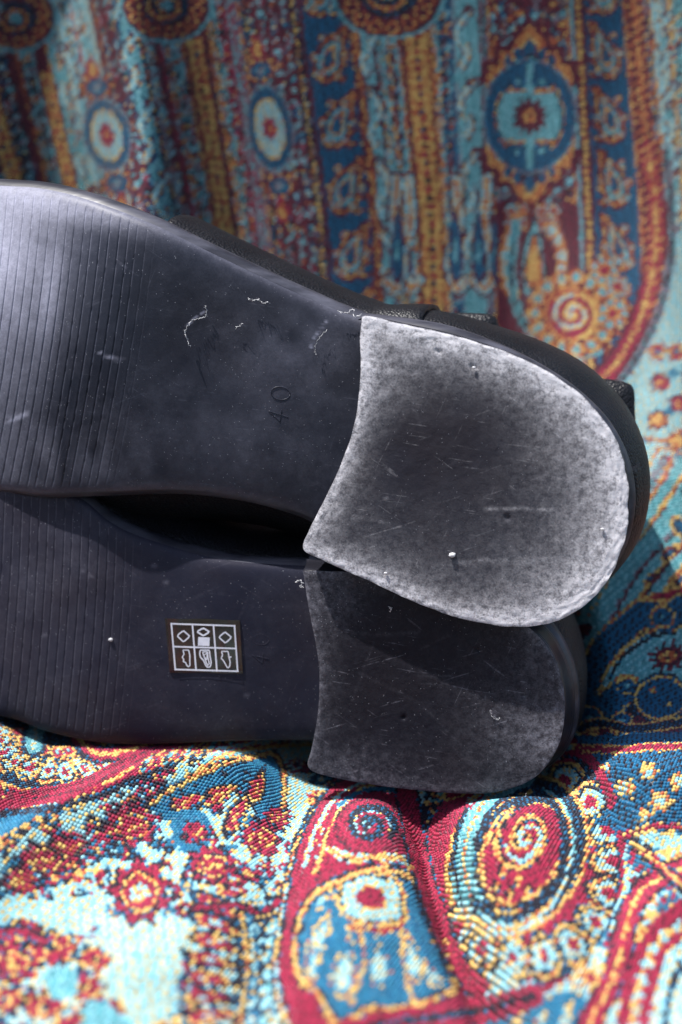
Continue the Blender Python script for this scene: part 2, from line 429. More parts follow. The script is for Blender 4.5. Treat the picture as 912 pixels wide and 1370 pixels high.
# --- right-hand cloth behind the heels: slanting bands, then blue scrolls outlined in gold
poly([(640, 700), (905, 655), (1362, 700), (1362, 1000), (640, 1000)], MR)
for k, (d, w, c) in enumerate(((0, 15, TL), (17, 5, GY), (26, 9, MR), (38, 15, TL), (54, 4, GD), (66, 10, MR), (80, 14, TL), (96, 6, GD))):
    band([(955 + d, 610), (905 + d * .9, 690), (845 + d * .7, 760), (806 + d * .6, 830), (780 + d * .5, 880)], [(w, c)])
for d, w, c in ((-16, 12, TL), (-30, 5, GD), (-42, 14, TL), (-56, 5, OR), (-68, 12, GY), (-84, 6, GD), (-98, 14, TL)):
    band([(955 + d, 618), (905 + d * .9, 690), (845 + d * .7, 760), (800 + d * .6, 830)], [(w, c)])
band([(905, 700), (930, 730), (960, 745)], [(20, GD), (12, DB)])
for x, y, r in ((898, 738, 16), (872, 772, 12), (912, 775, 14), (880, 800, 9)):
    boteh(x, y, r * 2.2, r * 1.3, 40, [(1, GD), (.75, MR), (.45, DB)])
band([(915, 790), (880, 800), (850, 812), (826, 836)], [(16, GD), (8, CR)])
poly(curve([(1000, 800), (930, 818), (862, 826), (812, 868), (790, 905), (796, 950), (850, 960), (1000, 960), (1000, 800)]), BK)
poly(curve([(1000, 830), (930, 838), (870, 850), (826, 880), (806, 912), (812, 940), (850, 930), (1000, 930), (1000, 830)]), TL)
band([(915, 812), (892, 828), (862, 822), (826, 850), (796, 888), (782, 935), (800, 952), (838, 922)], [(40, GD), (34, DB)])
band([(905, 846), (874, 852), (838, 874), (814, 908)], [(5, BK)]); band([(880, 841), (846, 860), (815, 894)], [(3, GD)])
for x, y, r in ((886, 826, 17), (838, 918, 13), (790, 962, 20), (832, 966, 14)):
    ell(x, y, r, r * .9, 0, GD); ell(x, y, r * .84, r * .74, 0, DB); ell(x, y, 3.5, 3, 0, TL)
star(893, 880, 17, 31, 12, MR, .75, -14); ell(893, 880, 12, 8, -14, OR); ell(893, 880, 4, 3, 0, MR)
ell(884, 935, 40, 34, -8, BK); ell(884, 935, 37, 30, -8, GD); ell(884, 935, 33, 27, -8, DB); ell(873, 925, 4, 4, 0, GD); ell(895, 942, 3, 3, 0, GD)
band([(760, 985), (800, 968), (850, 978), (930, 966), (1010, 976)], [(15, GD), (10, MR), (4, BK)])
for x in range(770, 1300, 26):
    ell(x, 990, 11, 9, 0, GD); ell(x, 990, 8, 6, 0, DB if x % 4 else CR)

# --- seat part of the cloth, in the foreground
poly([(-450, 940), (760, 940), (780, 1000), (1362, 1000), (1362, 1900), (-450, 1900)], AQ)
rs_ = random.Random(5)
def clear_ground(x, y):       # patches of the cloth that stay plain aqua
    return (((x - 60) / 95) ** 2 + ((y - 1222) / 24) ** 2 < 1) or (((x - 190 + (y - 1290) * .15) / 62) ** 2 + ((y - 1300) / 95) ** 2 < 1) or (((x - 398 + (y - 1060) * .1) / 26) ** 2 + ((y - 1090) / 50) ** 2 < 1)
for k in range(3000):
    x, y = rs_.uniform(-440, 1350), rs_.uniform(1010, 1880)
    if clear_ground(x, y): continue
    o, f, h = rs_.choice([(BK, CR, GD), (GD, CR, BK), (BK, MB_, AQ), (CR, BK, AQ), (GD, BK, TL), (BK, CR, AQ), (BK, AQ, CR), (CR, AQ, BK)])
    L = rs_.uniform(22, 44)
    if rs_.random() < .7: boteh(x, y, L, L * .5, rs_.choice((35, 70, 120, 200, 300)) + rs_.uniform(-15, 15), [(1, o), (.74, f), (.42, h)])
    else: flower(x, y, L * .42, 7, o, f, h, .8)
# upper left fan of petals
poly(curve([(-450, 1080), (-120, 1100), (60, 1078), (150, 1060), (230, 1020), (420, 985), (430, 930), (-450, 930)]), CR)
poly(curve([(-450, 1120), (-100, 1160), (20, 1118), (96, 1080), (40, 1084), (-100, 1110), (-450, 1080)]), MB_)
for k in range(7):
    boteh(6 + 17 * k, 1126 - 9 * k, 52, 17, 62, [(1, GD), (.7, BK), (.45, DB)], .1)
ell(76, 990, 128, 74, -4, GD); ell(76, 990, 122, 68, -4, BK)
petals(78, 982, 84, -10, 192, 12, 60, 27, [(1, GD), (.82, BK), (.66, AQ), (.34, CR)], .62)
petals(78, 978, 48, 0, 185, 9, 30, 17, [(1, GD), (.7, CR), (.35, TL)], .62)
band([(44, 1000), (52, 972), (82, 962), (130, 966)], [(30, BK), (22, TL), (6, AQ)])
band([(104, 988), (130, 1010), (170, 1006), (212, 986)], [(22, BK), (15, CR), (5, GD)])
band([(-60, 1056), (40, 1066), (110, 1052), (170, 1022), (250, 992)], [(17, CR), (10, MR), (4, CR)])
band([(-60, 1090), (30, 1088), (110, 1072), (190, 1040), (280, 1006), (400, 990)], [(8, GD), (3, BK)])
for k in range(9):
    boteh(196 + 15 * k, 1022 - 4.5 * k, 34, 13, 28, [(1, GD), (.72, CR if k % 2 else TL), (.36, BK)])
band([(250, 1040), (300, 1012), (350, 1000), (420, 996)], [(10, TL), (3, GD)])
band([(290, 1004), (340, 994), (420, 986)], [(9, CR), (3, AQ)])
# dark stripes with pointed red leaves
poly(curve([(190, 1080), (236, 1052), (300, 1024), (356, 1010), (380, 1030), (376, 1088), (352, 1104), (322, 1062), (262, 1078), (232, 1098), (190, 1080)]), MB_)
band([(196, 1078), (260, 1040), (330, 1016), (372, 1014), (378, 1084), (352, 1106)], [(7, BK), (3, GD)])
for x, y, r, L in ((318, 1088, 24, 66), (296, 1062, 60, 60), (254, 1072, 70, 56), (344, 1052, 14, 50)):
    boteh(x, y, L, 27, r, [(1, BK), (.88, GD), (.7, CR), (.32, GD)], .15)
poly(curve([(230, 1088), (262, 1084), (282, 1102), (276, 1136), (246, 1142), (232, 1118), (230, 1088)]), MB_)
# florets on the pale ground
def floret(x, y, r, sy=.8, rot=0, two=False):
    star(x, y, r * .9, r * 1.3, 9, BK, sy, rot); star(x, y, r * .8, r * 1.16, 9, CR, sy, rot); ell(x, y, r * .74, r * .74 * sy, 0, BK); ell(x, y, r * .66, r * .66 * sy, 0, GD); ell(x, y, r * .56, r * .56 * sy, 0, CR)
    star(x, y, r * .30, r * .42, 6, GD, sy, rot); star(x, y, r * .24, r * .38, 6, CR if not two else AQ, sy, rot)
    ell(x, y, r * .14, r * .12, 0, GD)
for a in ((177, 1106, 34, .75, 10), (350, 1124, 27, .8, 40), (284, 1160, 31, .75, 15), (188, 1196, 37, 1.1, 25, True), (60, 1152, 33, .7, 0), (92, 1134, 24, .8, 20), (262, 1116, 18, .8, 0),
          (372, 1096, 18, .8, 0), (30, 1180, 22, .8, 0), (18, 1290, 34, .7, 5), (-80, 1200, 40, .8, 0), (-160, 1290, 44, .8, 10), (-60, 1330, 40, .7, 0)):
    floret(*a)
for x, y in ((130, 1136), (232, 1128), (310, 1138), (226, 1222), (330, 1100), (150, 1222), (250, 1188)):
    star(x, y, 6, 13, 6, MB_, .7); ell(x, y, 4, 3, 0, GD)
for x, y, r in ((70, 1270, 40), (34, 1246, 26), (128, 1286, 26), (112, 1322, 30), (146, 1356, 30), (60, 1350, 34), (8, 1340, 30), (100, 1380, 40)):
    star(x, y, r * .76, r * 1.04, 8, BK, .66); star(x, y, r * .66, r * .96, 8, GD, .66); star(x, y, r * .54, r * .8, 8, CR, .68); ell(x, y, r * .3, r * .22, 0, GD); ell(x, y, r * .18, r * .15, 0, BK)
poly(curve([(60, 1300), (96, 1296), (104, 1330), (70, 1338), (60, 1300)]), TL)
poly(curve([(98, 1400), (124, 1340), (176, 1372), (176, 1420), (98, 1400)]), TL)
# serrated leaf left of the big paisley
poly(curve([(262, 1214), (330, 1212), (372, 1206), (392, 1190), (392, 1260), (376, 1330), (372, 1420), (262, 1420), (282, 1330), (258, 1276), (262, 1214)]), AQ)
for k in range(8):
    y = 1216 + 24 * k; x = 292 + 4 * math.sin(k) - k
    boteh(x, y, 74, 26, 118 - 6 * k, [(1, BK), (.9, GD), (.72, CR), (.3, AQ)], .2)
    boteh(x + 54, y + 4, 72, 24, 58 - 4 * k, [(1, BK), (.86, AQ), (.62, MB_), (.34, AQ)], .1)
band([(262, 1216), (320, 1214), (350, 1222), (384, 1196)], [(7, BK), (4, CR)])
band([(322, 1222), (330, 1280), (326, 1340), (312, 1420)], [(9, BK), (5, GD)])
for k in range(7):
    boteh(367 - 1.4 * k, 1236 + 21 * k, 36, 20, 40, [(1, BK), (.8, AQ), (.4, TL)])
# crimson border of the paisley
BORD = [(600, 1020), (520, 1034), (462, 1062), (430, 1108), (412, 1160), (400, 1230), (392, 1300), (402, 1350), (420, 1420)]
band([(x - 20, y + 4) for x, y in BORD], [(16, BK), (12, GD), (7, AQ)])
band(BORD, [(38, BK), (33, CR)])
band([(x + 14, y) for x, y in BORD[1:5]], [(4, GD)]); band([(x - 5, y) for x, y in BORD[1:5]], [(4, AQ)])
poly(curve([(446, 1106), (462, 1080), (500, 1062), (548, 1070), (572, 1110), (590, 1190), (612, 1290), (632, 1340), (600, 1420), (420, 1420), (404, 1330), (412, 1240), (428, 1170), (446, 1106)]), CR)
# little spiral
ell(494, 1108, 46, 38, 0, MR); ell(494, 1108, 42, 35, 0, CR); spiral(494, 1106, 3, 31, 1.7, 8, AQ, .85, 0, 2.2); spiral(494, 1106, 5, 34, 1.7, 3, BK, .85, 0, 2.5)
ell(494, 1104, 6, 5, 0, BK); ell(490, 1104, 3.5, 3, 0, TL)
band([(440, 1138), (470, 1150), (520, 1148), (560, 1160)], [(10, AQ), (4, GD)])
band([(452, 1080), (490, 1058), (545, 1062), (566, 1096)], [(7, AQ), (3, MB_)])
# blue-filled gold shape with pale drops
G = curve([(470, 1172), (508, 1164), (548, 1176), (566, 1214), (580, 1258), (606, 1310), (596, 1332), (540, 1350), (492, 1352), (452, 1370), (426, 1330), (402, 1312), (396, 1262), (410, 1212), (440, 1186), (470, 1172)])
poly(G, MB_); stroke(G, 9, BK); stroke(G, 7, GD)
for x, y, L, W, r in ((430, 1252, 66, 26, 24), (462, 1296, 74, 34, 10), (506, 1288, 62, 34, -4), (552, 1282, 64, 30, -14), (420, 1290, 48, 18, 10), (434, 1204, 34, 14, 40), (578, 1306, 34, 18, -30)):
    boteh(x, y, L * 1.15, W * 1.3, r, [(1, GD), (.86, MB_), (.62, AQ)], 0)
band([(446, 1200), (478, 1236), (486, 1290), (470, 1345)], [(5, GD)]); band([(536, 1240), (540, 1290), (552, 1342)], [(5, GD)])
S = lambda s, dx=0: [(496 + dx + s * (x - 496), 1202 + s * (y - 1202)) for x, y in curve([(462, 1182), (492, 1174), (526, 1180), (536, 1206), (534, 1230), (500, 1234), (468, 1226), (458, 1204), (462, 1182)])]
poly(S(1.2), GD); poly(S(1.06), BK); poly(S(.98), AQ); poly(S(.5), GD); poly(S(.44), CR)
band([(470, 1240), (508, 1246), (540, 1238)], [(9, GD), (5, CR)])
# dark petals on the shaded side of the big spiral
poly(curve([(580, 1066), (630, 1058), (640, 1100), (612, 1180), (640, 1260), (600, 1300), (568, 1220), (562, 1140), (580, 1066)]), BK)
for k in range(9):
    boteh(592 - 7 * math.sin(k * .36) + (max(0, k - 5)) * 7, 1072 + 22 * k, 52, 19, 96 - 5 * k, [(1, OR if k % 2 else GD), (.74, BK), (.56, MB_ if k % 2 else TL)], .1)
# the big spiral paisley
GC = (690, 1140)
ell(700, 1150, 112, 106, -62, CR)
for k in range(10):
    boteh(606 - 5 * math.sin(k * .36) + (max(0, k - 6)) * 8, 1066 + 21 * k, 66, 19, 96 - 5 * k, [(1, BK), (.86, OR if k % 2 else GD), (.66, BK), (.5, MB_ if k % 2 else TL)], .1)
ell(702, 1156, 136, 140, 0, CR)
petals(702, 1158, 118, -84, 156, 12, 64, 50, [(1.08, BK), (.92, GD), (.74, BK), (.62, AQ), (.3, CR)], 1.06, -8)
ell(692, 1146, 116, 90, -62, GD); ell(692, 1146, 110, 84, -62, BK); ell(686, 1148, 101, 76, -62, TL)
ell(694, 1142, 88, 66, -64, GD); ell(696, 1142, 82, 60, -64, BK); ell(698, 1142, 74, 53, -64, GD); ell(699, 1142, 68, 47, -64, CR)
spiral(702, 1122, 5, 56, 1.9, 7, BK, .72, -62, .6); spiral(702, 1122, 6, 52, 1.8, 6, GD, .72, -62, .25); spiral(704, 1124, 4, 34, 1.3, 6, AQ, .72, -62, 2.2)
for x, y in ((664, 1188), (682, 1196), (672, 1166), (694, 1180), (706, 1196)):
    ell(x, y, 5, 11, 12, BK); ell(x, y, 3.6, 9, 12, GD)
band([(634, 1206), (622, 1156), (630, 1108), (658, 1066), (704, 1042)], [(30, BK), (22, TL)]); beads([(634, 1206), (622, 1156), (630, 1108), (658, 1066), (704, 1042)], 9, 3.2, GD)
band([(622, 1216), (650, 1240), (694, 1240), (736, 1206), (758, 1150)], [(17, AQ), (6, GD)])
band([(634, 1206), (660, 1226), (700, 1224), (742, 1188), (756, 1130), (744, 1084), (716, 1058)], [(8, BK)])
band([(628, 1076), (660, 1046), (720, 1020), (775, 1010)], [(16, CR), (9, AQ), (4, GD)])
band([(720, 1000), (775, 1002), (812, 1036), (834, 1100), (842, 1170), (828, 1244), (788, 1304), (724, 1334), (656, 1332), (612, 1290), (580, 1216), (556, 1130), (544, 1060)], [(30, BK), (25, CR)])
band([(600, 1066), (640, 1050), (700, 1024), (730, 1000)], [(16, GD), (9, CR)])
for k in range(6):
    boteh(650 + 22 * k, 1046 - 9 * k, 34, 14, 60, [(1, GD), (.7, TL), (.35, BK)])
# right: blue ground with gold rosettes, then mixed beads
poly(curve([(770, 990), (800, 1018), (826, 1070), (838, 1112), (1362, 1120), (1362, 980), (770, 985)]), DB)
band([(780, 1002), (830, 1004), (912, 1000), (1100, 1006)], [(12, GD), (7, CR)])
for x, y, r in ((838, 1056, 17), (868, 1034, 16), (884, 1074, 20), (910, 1046, 18), (862, 1092, 12), (960, 1050, 22), (812, 1028, 9), (1030, 1060, 24)):
    star(x, y, r * .6, r, 6, GD, .9); star(x, y, r * .3, r * .55, 6, AQ, .9)
poly(curve([(838, 1120), (880, 1112), (912, 1118), (1362, 1110), (1362, 1900), (640, 1900), (650, 1340), (730, 1330), (800, 1270), (832, 1190), (838, 1120)]), AQ)
band([(838, 1118), (880, 1106), (960, 1110)], [(9, GD), (4, CR)])
for x, y, r, t in ((862, 1150, 24, 0), (900, 1160, 28, 1), (856, 1210, 26, 1), (900, 1214, 22, 0), (830, 1262, 24, 0), (790, 1310, 26, 1), (744, 1352, 24, 0), (700, 1360, 26, 1), (770, 1380, 26, 0), (660, 1370, 24, 0)):
    flower(x, y, r, 7, GD if t else MB_, AQ if t else CR, CR if t else GD, .85, 12)
band([(848, 1180), (880, 1186), (940, 1176)], [(12, CR)]); band([(838, 1236), (880, 1246), (950, 1238)], [(10, CR), (4, GD)])
band([(844, 1420), (852, 1340), (872, 1270), (900, 1240), (960, 1210)], [(46, CR)])
beads([(844, 1420), (852, 1340), (872, 1276), (900, 1246), (960, 1216)], 22, 8, AQ); beads([(840, 1410), (852, 1330), (872, 1276), (900, 1246)], 22, 5, GD)
band([(800, 1420), (808, 1350), (832, 1290), (862, 1244)], [(8, GD)]); band([(888, 1420), (894, 1340), (912, 1290)], [(9, GD), (4, BK)])
poly(curve([(640, 1420), (664, 1350), (720, 1340), (776, 1330), (790, 1360), (772, 1420), (640, 1420)]), MB_)
for x, y in ((690, 1372), (724, 1366), (758, 1358), (706, 1396), (745, 1390)):
    boteh(x, y, 40, 20, 15, [(1, GD), (.7, AQ), (.3, MB_)])
band([(420, 1400), (500, 1374), (580, 1362), (650, 1352), (712, 1334)], [(34, CR), (8, GD), (3, BK)])

# small work inside the plain crimson and blue fields
def speck(pts, kinds, L=20):
    for n, (x, y) in enumerate(pts):
        o, f, h = kinds[n % len(kinds)]; boteh(x, y, L, L * .55, 30 + 50 * (n % 5), [(1, o), (.6, f)])
band([(786, 1372), (822, 1306), (846, 1216), (884, 1176), (960, 1150)], [(30, BK), (26, CR), (5, GD)])
band([(-60, 1262), (20, 1246), (60, 1262)], [(12, BK), (8, CR)]); band([(846, 1128), (874, 1150), (930, 1200)], [(14, BK), (10, CR), (4, GD)])
speck([(-200 + 26 * k, 1052 + 9 * math.sin(k)) for k in range(9)], [(GD, BK, CR), (AQ, BK, GD)])
speck([(424 + 3 * k, 1166 - 17 * k) for k in range(4)], [(GD, AQ, CR)], 14)
for k in range(6): ell(463 + 17 * k, 1152 + 2 * k, 4.5, 3.5, 0, GD if k % 2 else BK)
for k in range(5): ell(604 - 2 * k, 1330 - 17 * k, 5, 4, 0, GD)
for x, y in ((228, 1066), (262, 1050), (300, 1036), (330, 1036)): ell(x, y, 5, 3, 0, BK)

# the pattern runs on beyond the drawn motifs to either side
for k in range(2600):
    side = rs_.random() < .5
    x = rs_.uniform(-450, -30) if side else rs_.uniform(935, 1362)
    y = rs_.uniform(300, 1900); L = rs_.uniform(24, 52)
    o, f, h = rs_.choice([(BK, GD, CR), (GD, CR, AQ), (BK, MB_, AQ), (CR, GD, BK), (GD, BK, TL), (BK, AQ, CR), (OR, DB, GD)])
    if rs_.random() < .65: boteh(x, y, L, L * .55, rs_.uniform(0, 360), [(1, o), (.74, f), (.42, h), (.2, o)])
    else: flower(x, y, L * .45, 7, o, f, h, .8)
for k in range(900):
    x, y = rs_.uniform(-450, 1362), rs_.uniform(1420, 1900); L = rs_.uniform(30, 60)
    boteh(x, y, L, L * .55, rs_.uniform(0, 360), [(1, GD), (.86, BK), (.7, CR), (.4, AQ)])
# ---------------------------------------------------------------- the draped cloth
# profile of the drape: hanging part, dip behind the shoes, seat, foreground (world Y, Z), for centre / right / left
PC = [(.138, .36), (.138, .26), (.140, .18), (.139, .11), (.132, .05), (.116, .010), (.088, -.010), (.04, -.012), (.0, -.010), (-.028, -.0065), (-.07, -.007), (-.116, -.007), (-.16, -.007), (-.20, -.012)]
PR = [(.138, .36), (.138, .26), (.139, .18), (.130, .12), (.104, .068), (.066, .030), (.030, .009), (.010, .007), (-.006, .009), (-.03, .004), (-.07, -.003), (-.116, -.006), (-.16, -.007), (-.20, -.012)]
PL = [(.138, .36), (.138, .26), (.140, .18), (.139, .11), (.132, .05), (.116, .020), (.088, .002), (.04, -.001), (.0, .0005), (-.026, .000), (-.07, -.004), (-.116, -.008), (-.16, -.009), (-.20, -.012)]
def dense(P):
    return ccurve(P, 60)
DC, DR, DL = dense(PC), dense(PR), dense(PL)
def gau(x, y, cx, cy, sx, sy, rot=0):
    a = R(rot); X, Y = (x - cx) * math.cos(a) + (y - cy) * math.sin(a), -(x - cx) * math.sin(a) + (y - cy) * math.cos(a)
    return np.exp(-.5 * ((X / sx) ** 2 + (Y / sy) ** 2))
def ridge(x, y, pts, wd):
    q = np.array(pts, float); best = np.full(np.shape(x), 1e9)
    for k in range(len(q) - 1):
        a, d = q[k], q[k + 1] - q[k]
        t = np.clip(((x - a[0]) * d[0] + (y - a[1]) * d[1]) / (d @ d), 0, 1)
        best = np.minimum(best, np.hypot(x - a[0] - t * d[0], y - a[1] - t * d[1]))
    return np.exp(-.5 * (best / wd) ** 2)
def cloth_surface(X, r):
    """X world metres, r 0..1 along the profile -> world points"""
    t = r * (len(DC) - 1); i = np.clip(t.astype(int), 0, len(DC) - 2); f = (t - i)[..., None]
    c, rr, ll = (D[i] * (1 - f) + D[i + 1] * f for D in (DC, DR, DL))
    wr = sstep(.050, .072, X)[..., None]; wl = sstep(-.002, -.030, X)[..., None]
    yz = c + (rr - c) * wr + (ll - c) * wl
    hang = sstep(.075, .112, yz[..., 0])
    P = np.stack([X, yz[..., 0], yz[..., 1]], -1)
    px, py, z = project(P)
    seat = 1 - hang
    h = np.zeros_like(X)
    fr = sstep(.02, -.012, P[..., 1])
    h += fr * (0.0105 * gau(px, py, 690, 1165, 74, 70, -20) + .0075 * gau(px, py, 478, 1210, 58, 130, 6)
               - .0130 * ridge(px, py, [(560, 1075), (580, 1150), (612, 1240), (660, 1330), (700, 1420)], 24)
               + .0070 * ridge(px, py, [(-120, 1240), (0, 1172), (90, 1108), (180, 1064), (330, 1020)], 22)
               + .004 * ridge(px, py, [(760, 1300), (830, 1240), (930, 1200)], 34) - .004 * ridge(px, py, [(820, 1090), (845, 1180), (790, 1290)], 22)
               + .003 * gau(px, py, 200, 1290, 110, 60, -30) - .003 * ridge(px, py, [(390, 1080), (370, 1200), (330, 1330)], 26)
               + .004 * gau(px, py, 860, 1060, 70, 34) + .003 * (fbm(px / 90, py / 70, 5) - .5))
    h += seat * .011 * sstep(75, -70, px) * sstep(-.06, -.02, P[..., 1])
    # vertical folds of the hanging part
    cc = px - np.interp(px, _c, _s) * np.clip(py, -300, 500) / 300
    fold = .0165 * (1.45 * np.exp(-.5 * ((cc - 150) / 46) ** 2) - .8 * np.exp(-.5 * ((cc - 28) / 44) ** 2) + .2 * np.exp(-.5 * ((cc - 395) / 45) ** 2)
                    + 1.3 * np.exp(-.5 * ((cc - 960) / 56) ** 2) - .35 * np.exp(-.5 * ((cc - 850) / 50) ** 2) + .9 * np.exp(-.5 * ((cc + 190) / 60) ** 2)
                    + .25 * (fbm(cc / 120, py / 420 + 9, 11) - .5))
    lean = np.clip(1.25 - P[..., 2] * 2.6, .3, 1.4)
    h += hang * (fold + (lean - .9) * (.17 * np.exp(-.5 * ((cc - 112) / 40) ** 2) + .06 * np.exp(-.5 * ((cc - 950) / 60) ** 2)))
    side = sstep(.05, .07, X) * seat * (1 - fr)
    h += side * .002 * (fbm(px / 70, py / 70, 3) - .5)
    nrm = np.stack([np.zeros_like(X), -hang * .97 - .15 * seat, .25 * hang + .98 * seat], -1)
    return P + h[..., None] * nrm
def chart_at(px, py):
    i = (np.round(px).astype(int) - CX0) % (2 * CW); j = (np.round(py).astype(int) - CY0) % (2 * CH)
    i = np.where(i >= CW, 2 * CW - 1 - i, i); j = np.where(j >= CH, 2 * CH - 1 - j, j)
    return chart[j, i]
#          BK               MR               CR               OR               GD               AQ               TL               DB               MB               GY
YARN = np.array([(.012, .012, .028), (.17, .012, .036), (.40, .014, .062), (.52, .125, .045), (.80, .52, .15), (.32, .64, .71), (.13, .42, .47), (.006, .13, .27), (.02, .20, .34), (.26, .22, .27)])
# which second thread shows through in each colour, and how often
SECOND = np.array([DB, BK, MR, GD, OR, GD, AQ, BK, DB, TL]); OFTEN = np.array([.16, .22, .2, .3, .2, .2, .2, .22, .25, .3])

m = NT('woven yarn'); c = m.attr('yarn', 'Color')
f = m.ramp(m.noise(900, 3), (.3, .72), (.7, 1.08)); q = m.n('Mix', data_type='RGBA', blend_type='MULTIPLY'); q.inputs[0].default_value = 1
m.l(c, q.inputs[6]); m.l(f, q.inputs[7]); m.l(q.outputs[2], m.b.inputs['Base Color'])
m.b.inputs['Roughness'].default_value = .55; m.b.inputs['Sheen Weight'].default_value = .12; m.b.inputs['Specular IOR Level'].default_value = .35
st = m.noise(2600, 2, vec=m.stretch((1, .35, .35))); m.l(m.bump(st, .5, .0002), m.b.inputs['Normal'])
YARN_MAT = m.m
m = NT('cloth ground weave'); c = m.attr('yarn', 'Color')
q = m.n('Mix', data_type='RGBA', blend_type='MULTIPLY'); q.inputs[0].default_value = 1; m.l(c, q.inputs[6]); m.l(m.ramp(m.noise(1100, 2), (.3, .16), (.7, .36)), q.inputs[7])
m.l(q.outputs[2], m.b.inputs['Base Color']); m.b.inputs['Roughness'].default_value = .85
GROUND_MAT = m.m

# sheet
NX, NR = 300, 620
xs = np.linspace(-.205, .205, NX); rs = np.linspace(0, 1, NR)
XX, RR = np.meshgrid(xs, rs, indexing='ij')
P = cloth_surface(XX, RR); px, py, _z = project(P)
colr = YARN[chart_at(px, py)]
cloth = mesh_obj('draped_cloth', P.reshape(-1, 3), grid_flip(grid_faces(NX, NR)), GROUND_MAT, None,
                 attrs={'yarn': ('POINT', 'FLOAT_COLOR', np.c_[colr.reshape(-1, 3), np.ones(NX * NR)])}, loc=(0, 0, -.012))
sd = cloth.modifiers.new('thickness', 'SOLIDIFY'); sd.thickness = .0012; sd.offset = -1
tag(cloth, 'woven paisley cloth in crimson, gold and aqua draped behind and under the shoes', 'cloth')

# yarn floats, one little raised stitch per square of the chart
XP = .00078
xc = np.arange(-.175, .175, XP)
ctr = DC; arc = np.r_[0, np.cumsum(np.linalg.norm(np.diff(ctr, axis=0), axis=1))]
rr_ = [0.]; s = 0.
while s < arc[-1] - .002:
    Y = np.interp(s, arc, ctr[:, 0]); s += .00086 + .00028 * float(sstep(.06, 0, Y)); rr_.append(s)
rsn = np.interp(rr_, arc, np.linspace(0, 1, len(arc)))
II, JJ = np.meshgrid(np.arange(len(xc)), np.arange(1, len(rsn) - 1), indexing='ij')
rg = np.random.RandomState(4)
X0 = xc[II] + (JJ % 2) * XP * .5 + rg.normal(0, XP * .05, II.shape); R0 = rsn[JJ]
C0 = cloth_surface(X0, R0)
e = XP * .5; dr = 1.0 / NR * .4
TX = cloth_surface(X0 + e, R0) - C0; TR = cloth_surface(X0, R0 + dr) - C0
TX /= np.linalg.norm(TX, axis=-1, keepdims=True); TR /= np.linalg.norm(TR, axis=-1, keepdims=True)
NN = np.cross(TR, TX); NN /= np.linalg.norm(NN, axis=-1, keepdims=True)
flip = np.where((NN @ np.array([0, -.7, .7])) < 0, -1, 1)[..., None]; NN = NN * flip
px, py, z = project(C0)
facing = ((CAM - C0) * NN).sum(-1) > -.002
inside = (px > -130) & (px < 1045) & (py > -110) & (py < 1490) & facing
pitch = np.linalg.norm(cloth_surface(X0, rsn[np.clip(JJ + 1, 0, len(rsn) - 1)]) - C0, axis=-1)
near = inside & ((C0[..., 1] < .02) | ((px > 740) & (py > 640)))
amp = np.where(py > 940, 5., 2.2)
wx, wy = amp * (fbm(px / 11, py / 11, 31, 2) - .37), amp * (fbm(px / 11, py / 11, 37, 2) - .37)
idx = chart_at(px + wx + rg.normal(0, .16, px.shape) * amp, py + wy + rg.normal(0, .16, px.shape) * amp)
sw = (((II * 2 + JJ * 3) % 7) / 7. + rg.uniform(-.06, .06, px.shape)) < OFTEN[idx]
idx = np.where(sw, SECOND[idx], idx)
ycol = YARN[idx] * rg.normal(1, .09, px.shape)[..., None].clip(.6, 1.4)
def stitches(mask, rings, name):
    c0, tx, tr, nn = C0[mask], TX[mask], TR[mask], NN[mask]
    n = len(c0); pt = pitch[mask]; k = 6
    a = rg.normal(R(24), R(6), n)[:, None]
    du = tx * np.cos(a) - tr * np.sin(a); dv = tr * np.cos(a) + tx * np.sin(a)
    L = (XP * .68 * rg.normal(1, .08, n))[:, None]; Wd = (pt * .345 * rg.normal(1, .06, n))[:, None]
    V = []
    for (s, h) in rings:
        for q in range(k):
            t = 2 * math.pi * (q + .5) / k
            V.append(c0 + du * L * s * math.cos(t) * 1.08 + dv * Wd * s * math.sin(t) + nn * h)
    V.append(c0 + nn * max(rings[-1][1] * 1.08, .00026))
    V = np.stack(V, 1); nv = V.shape[1]
    T = []
    for g in range(len(rings) - 1):
        for q in range(k):
            p0, p1 = g * k + q, g * k + (q + 1) % k
            T += [(p0, p1, p1 + k), (p0, p1 + k, p0 + k)]
    g = (len(rings) - 1) * k
    for q in range(k): T.append((g + q, g + (q + 1) % k, nv - 1))
    T = np.array(T); F = (np.arange(n)[:, None, None] * nv + T[None]).reshape(-1, 3)
    cl = np.repeat(np.c_[ycol[mask], np.ones(n)], nv, axis=0)
    o = mesh_obj(name, V.reshape(-1, 3), F, YARN_MAT, cloth, attrs={'yarn': ('POINT', 'FLOAT_COLOR', cl)})
    print(name, n, 'stitches', len(F), 'tris'); return tag(o, kind='stuff')
stitches(near, [(1, -.00012), (.84, .00028), (.42, .00054)], 'yarn_float')
stitches(inside & ~near, [(1, -.00008)], 'yarn_float')
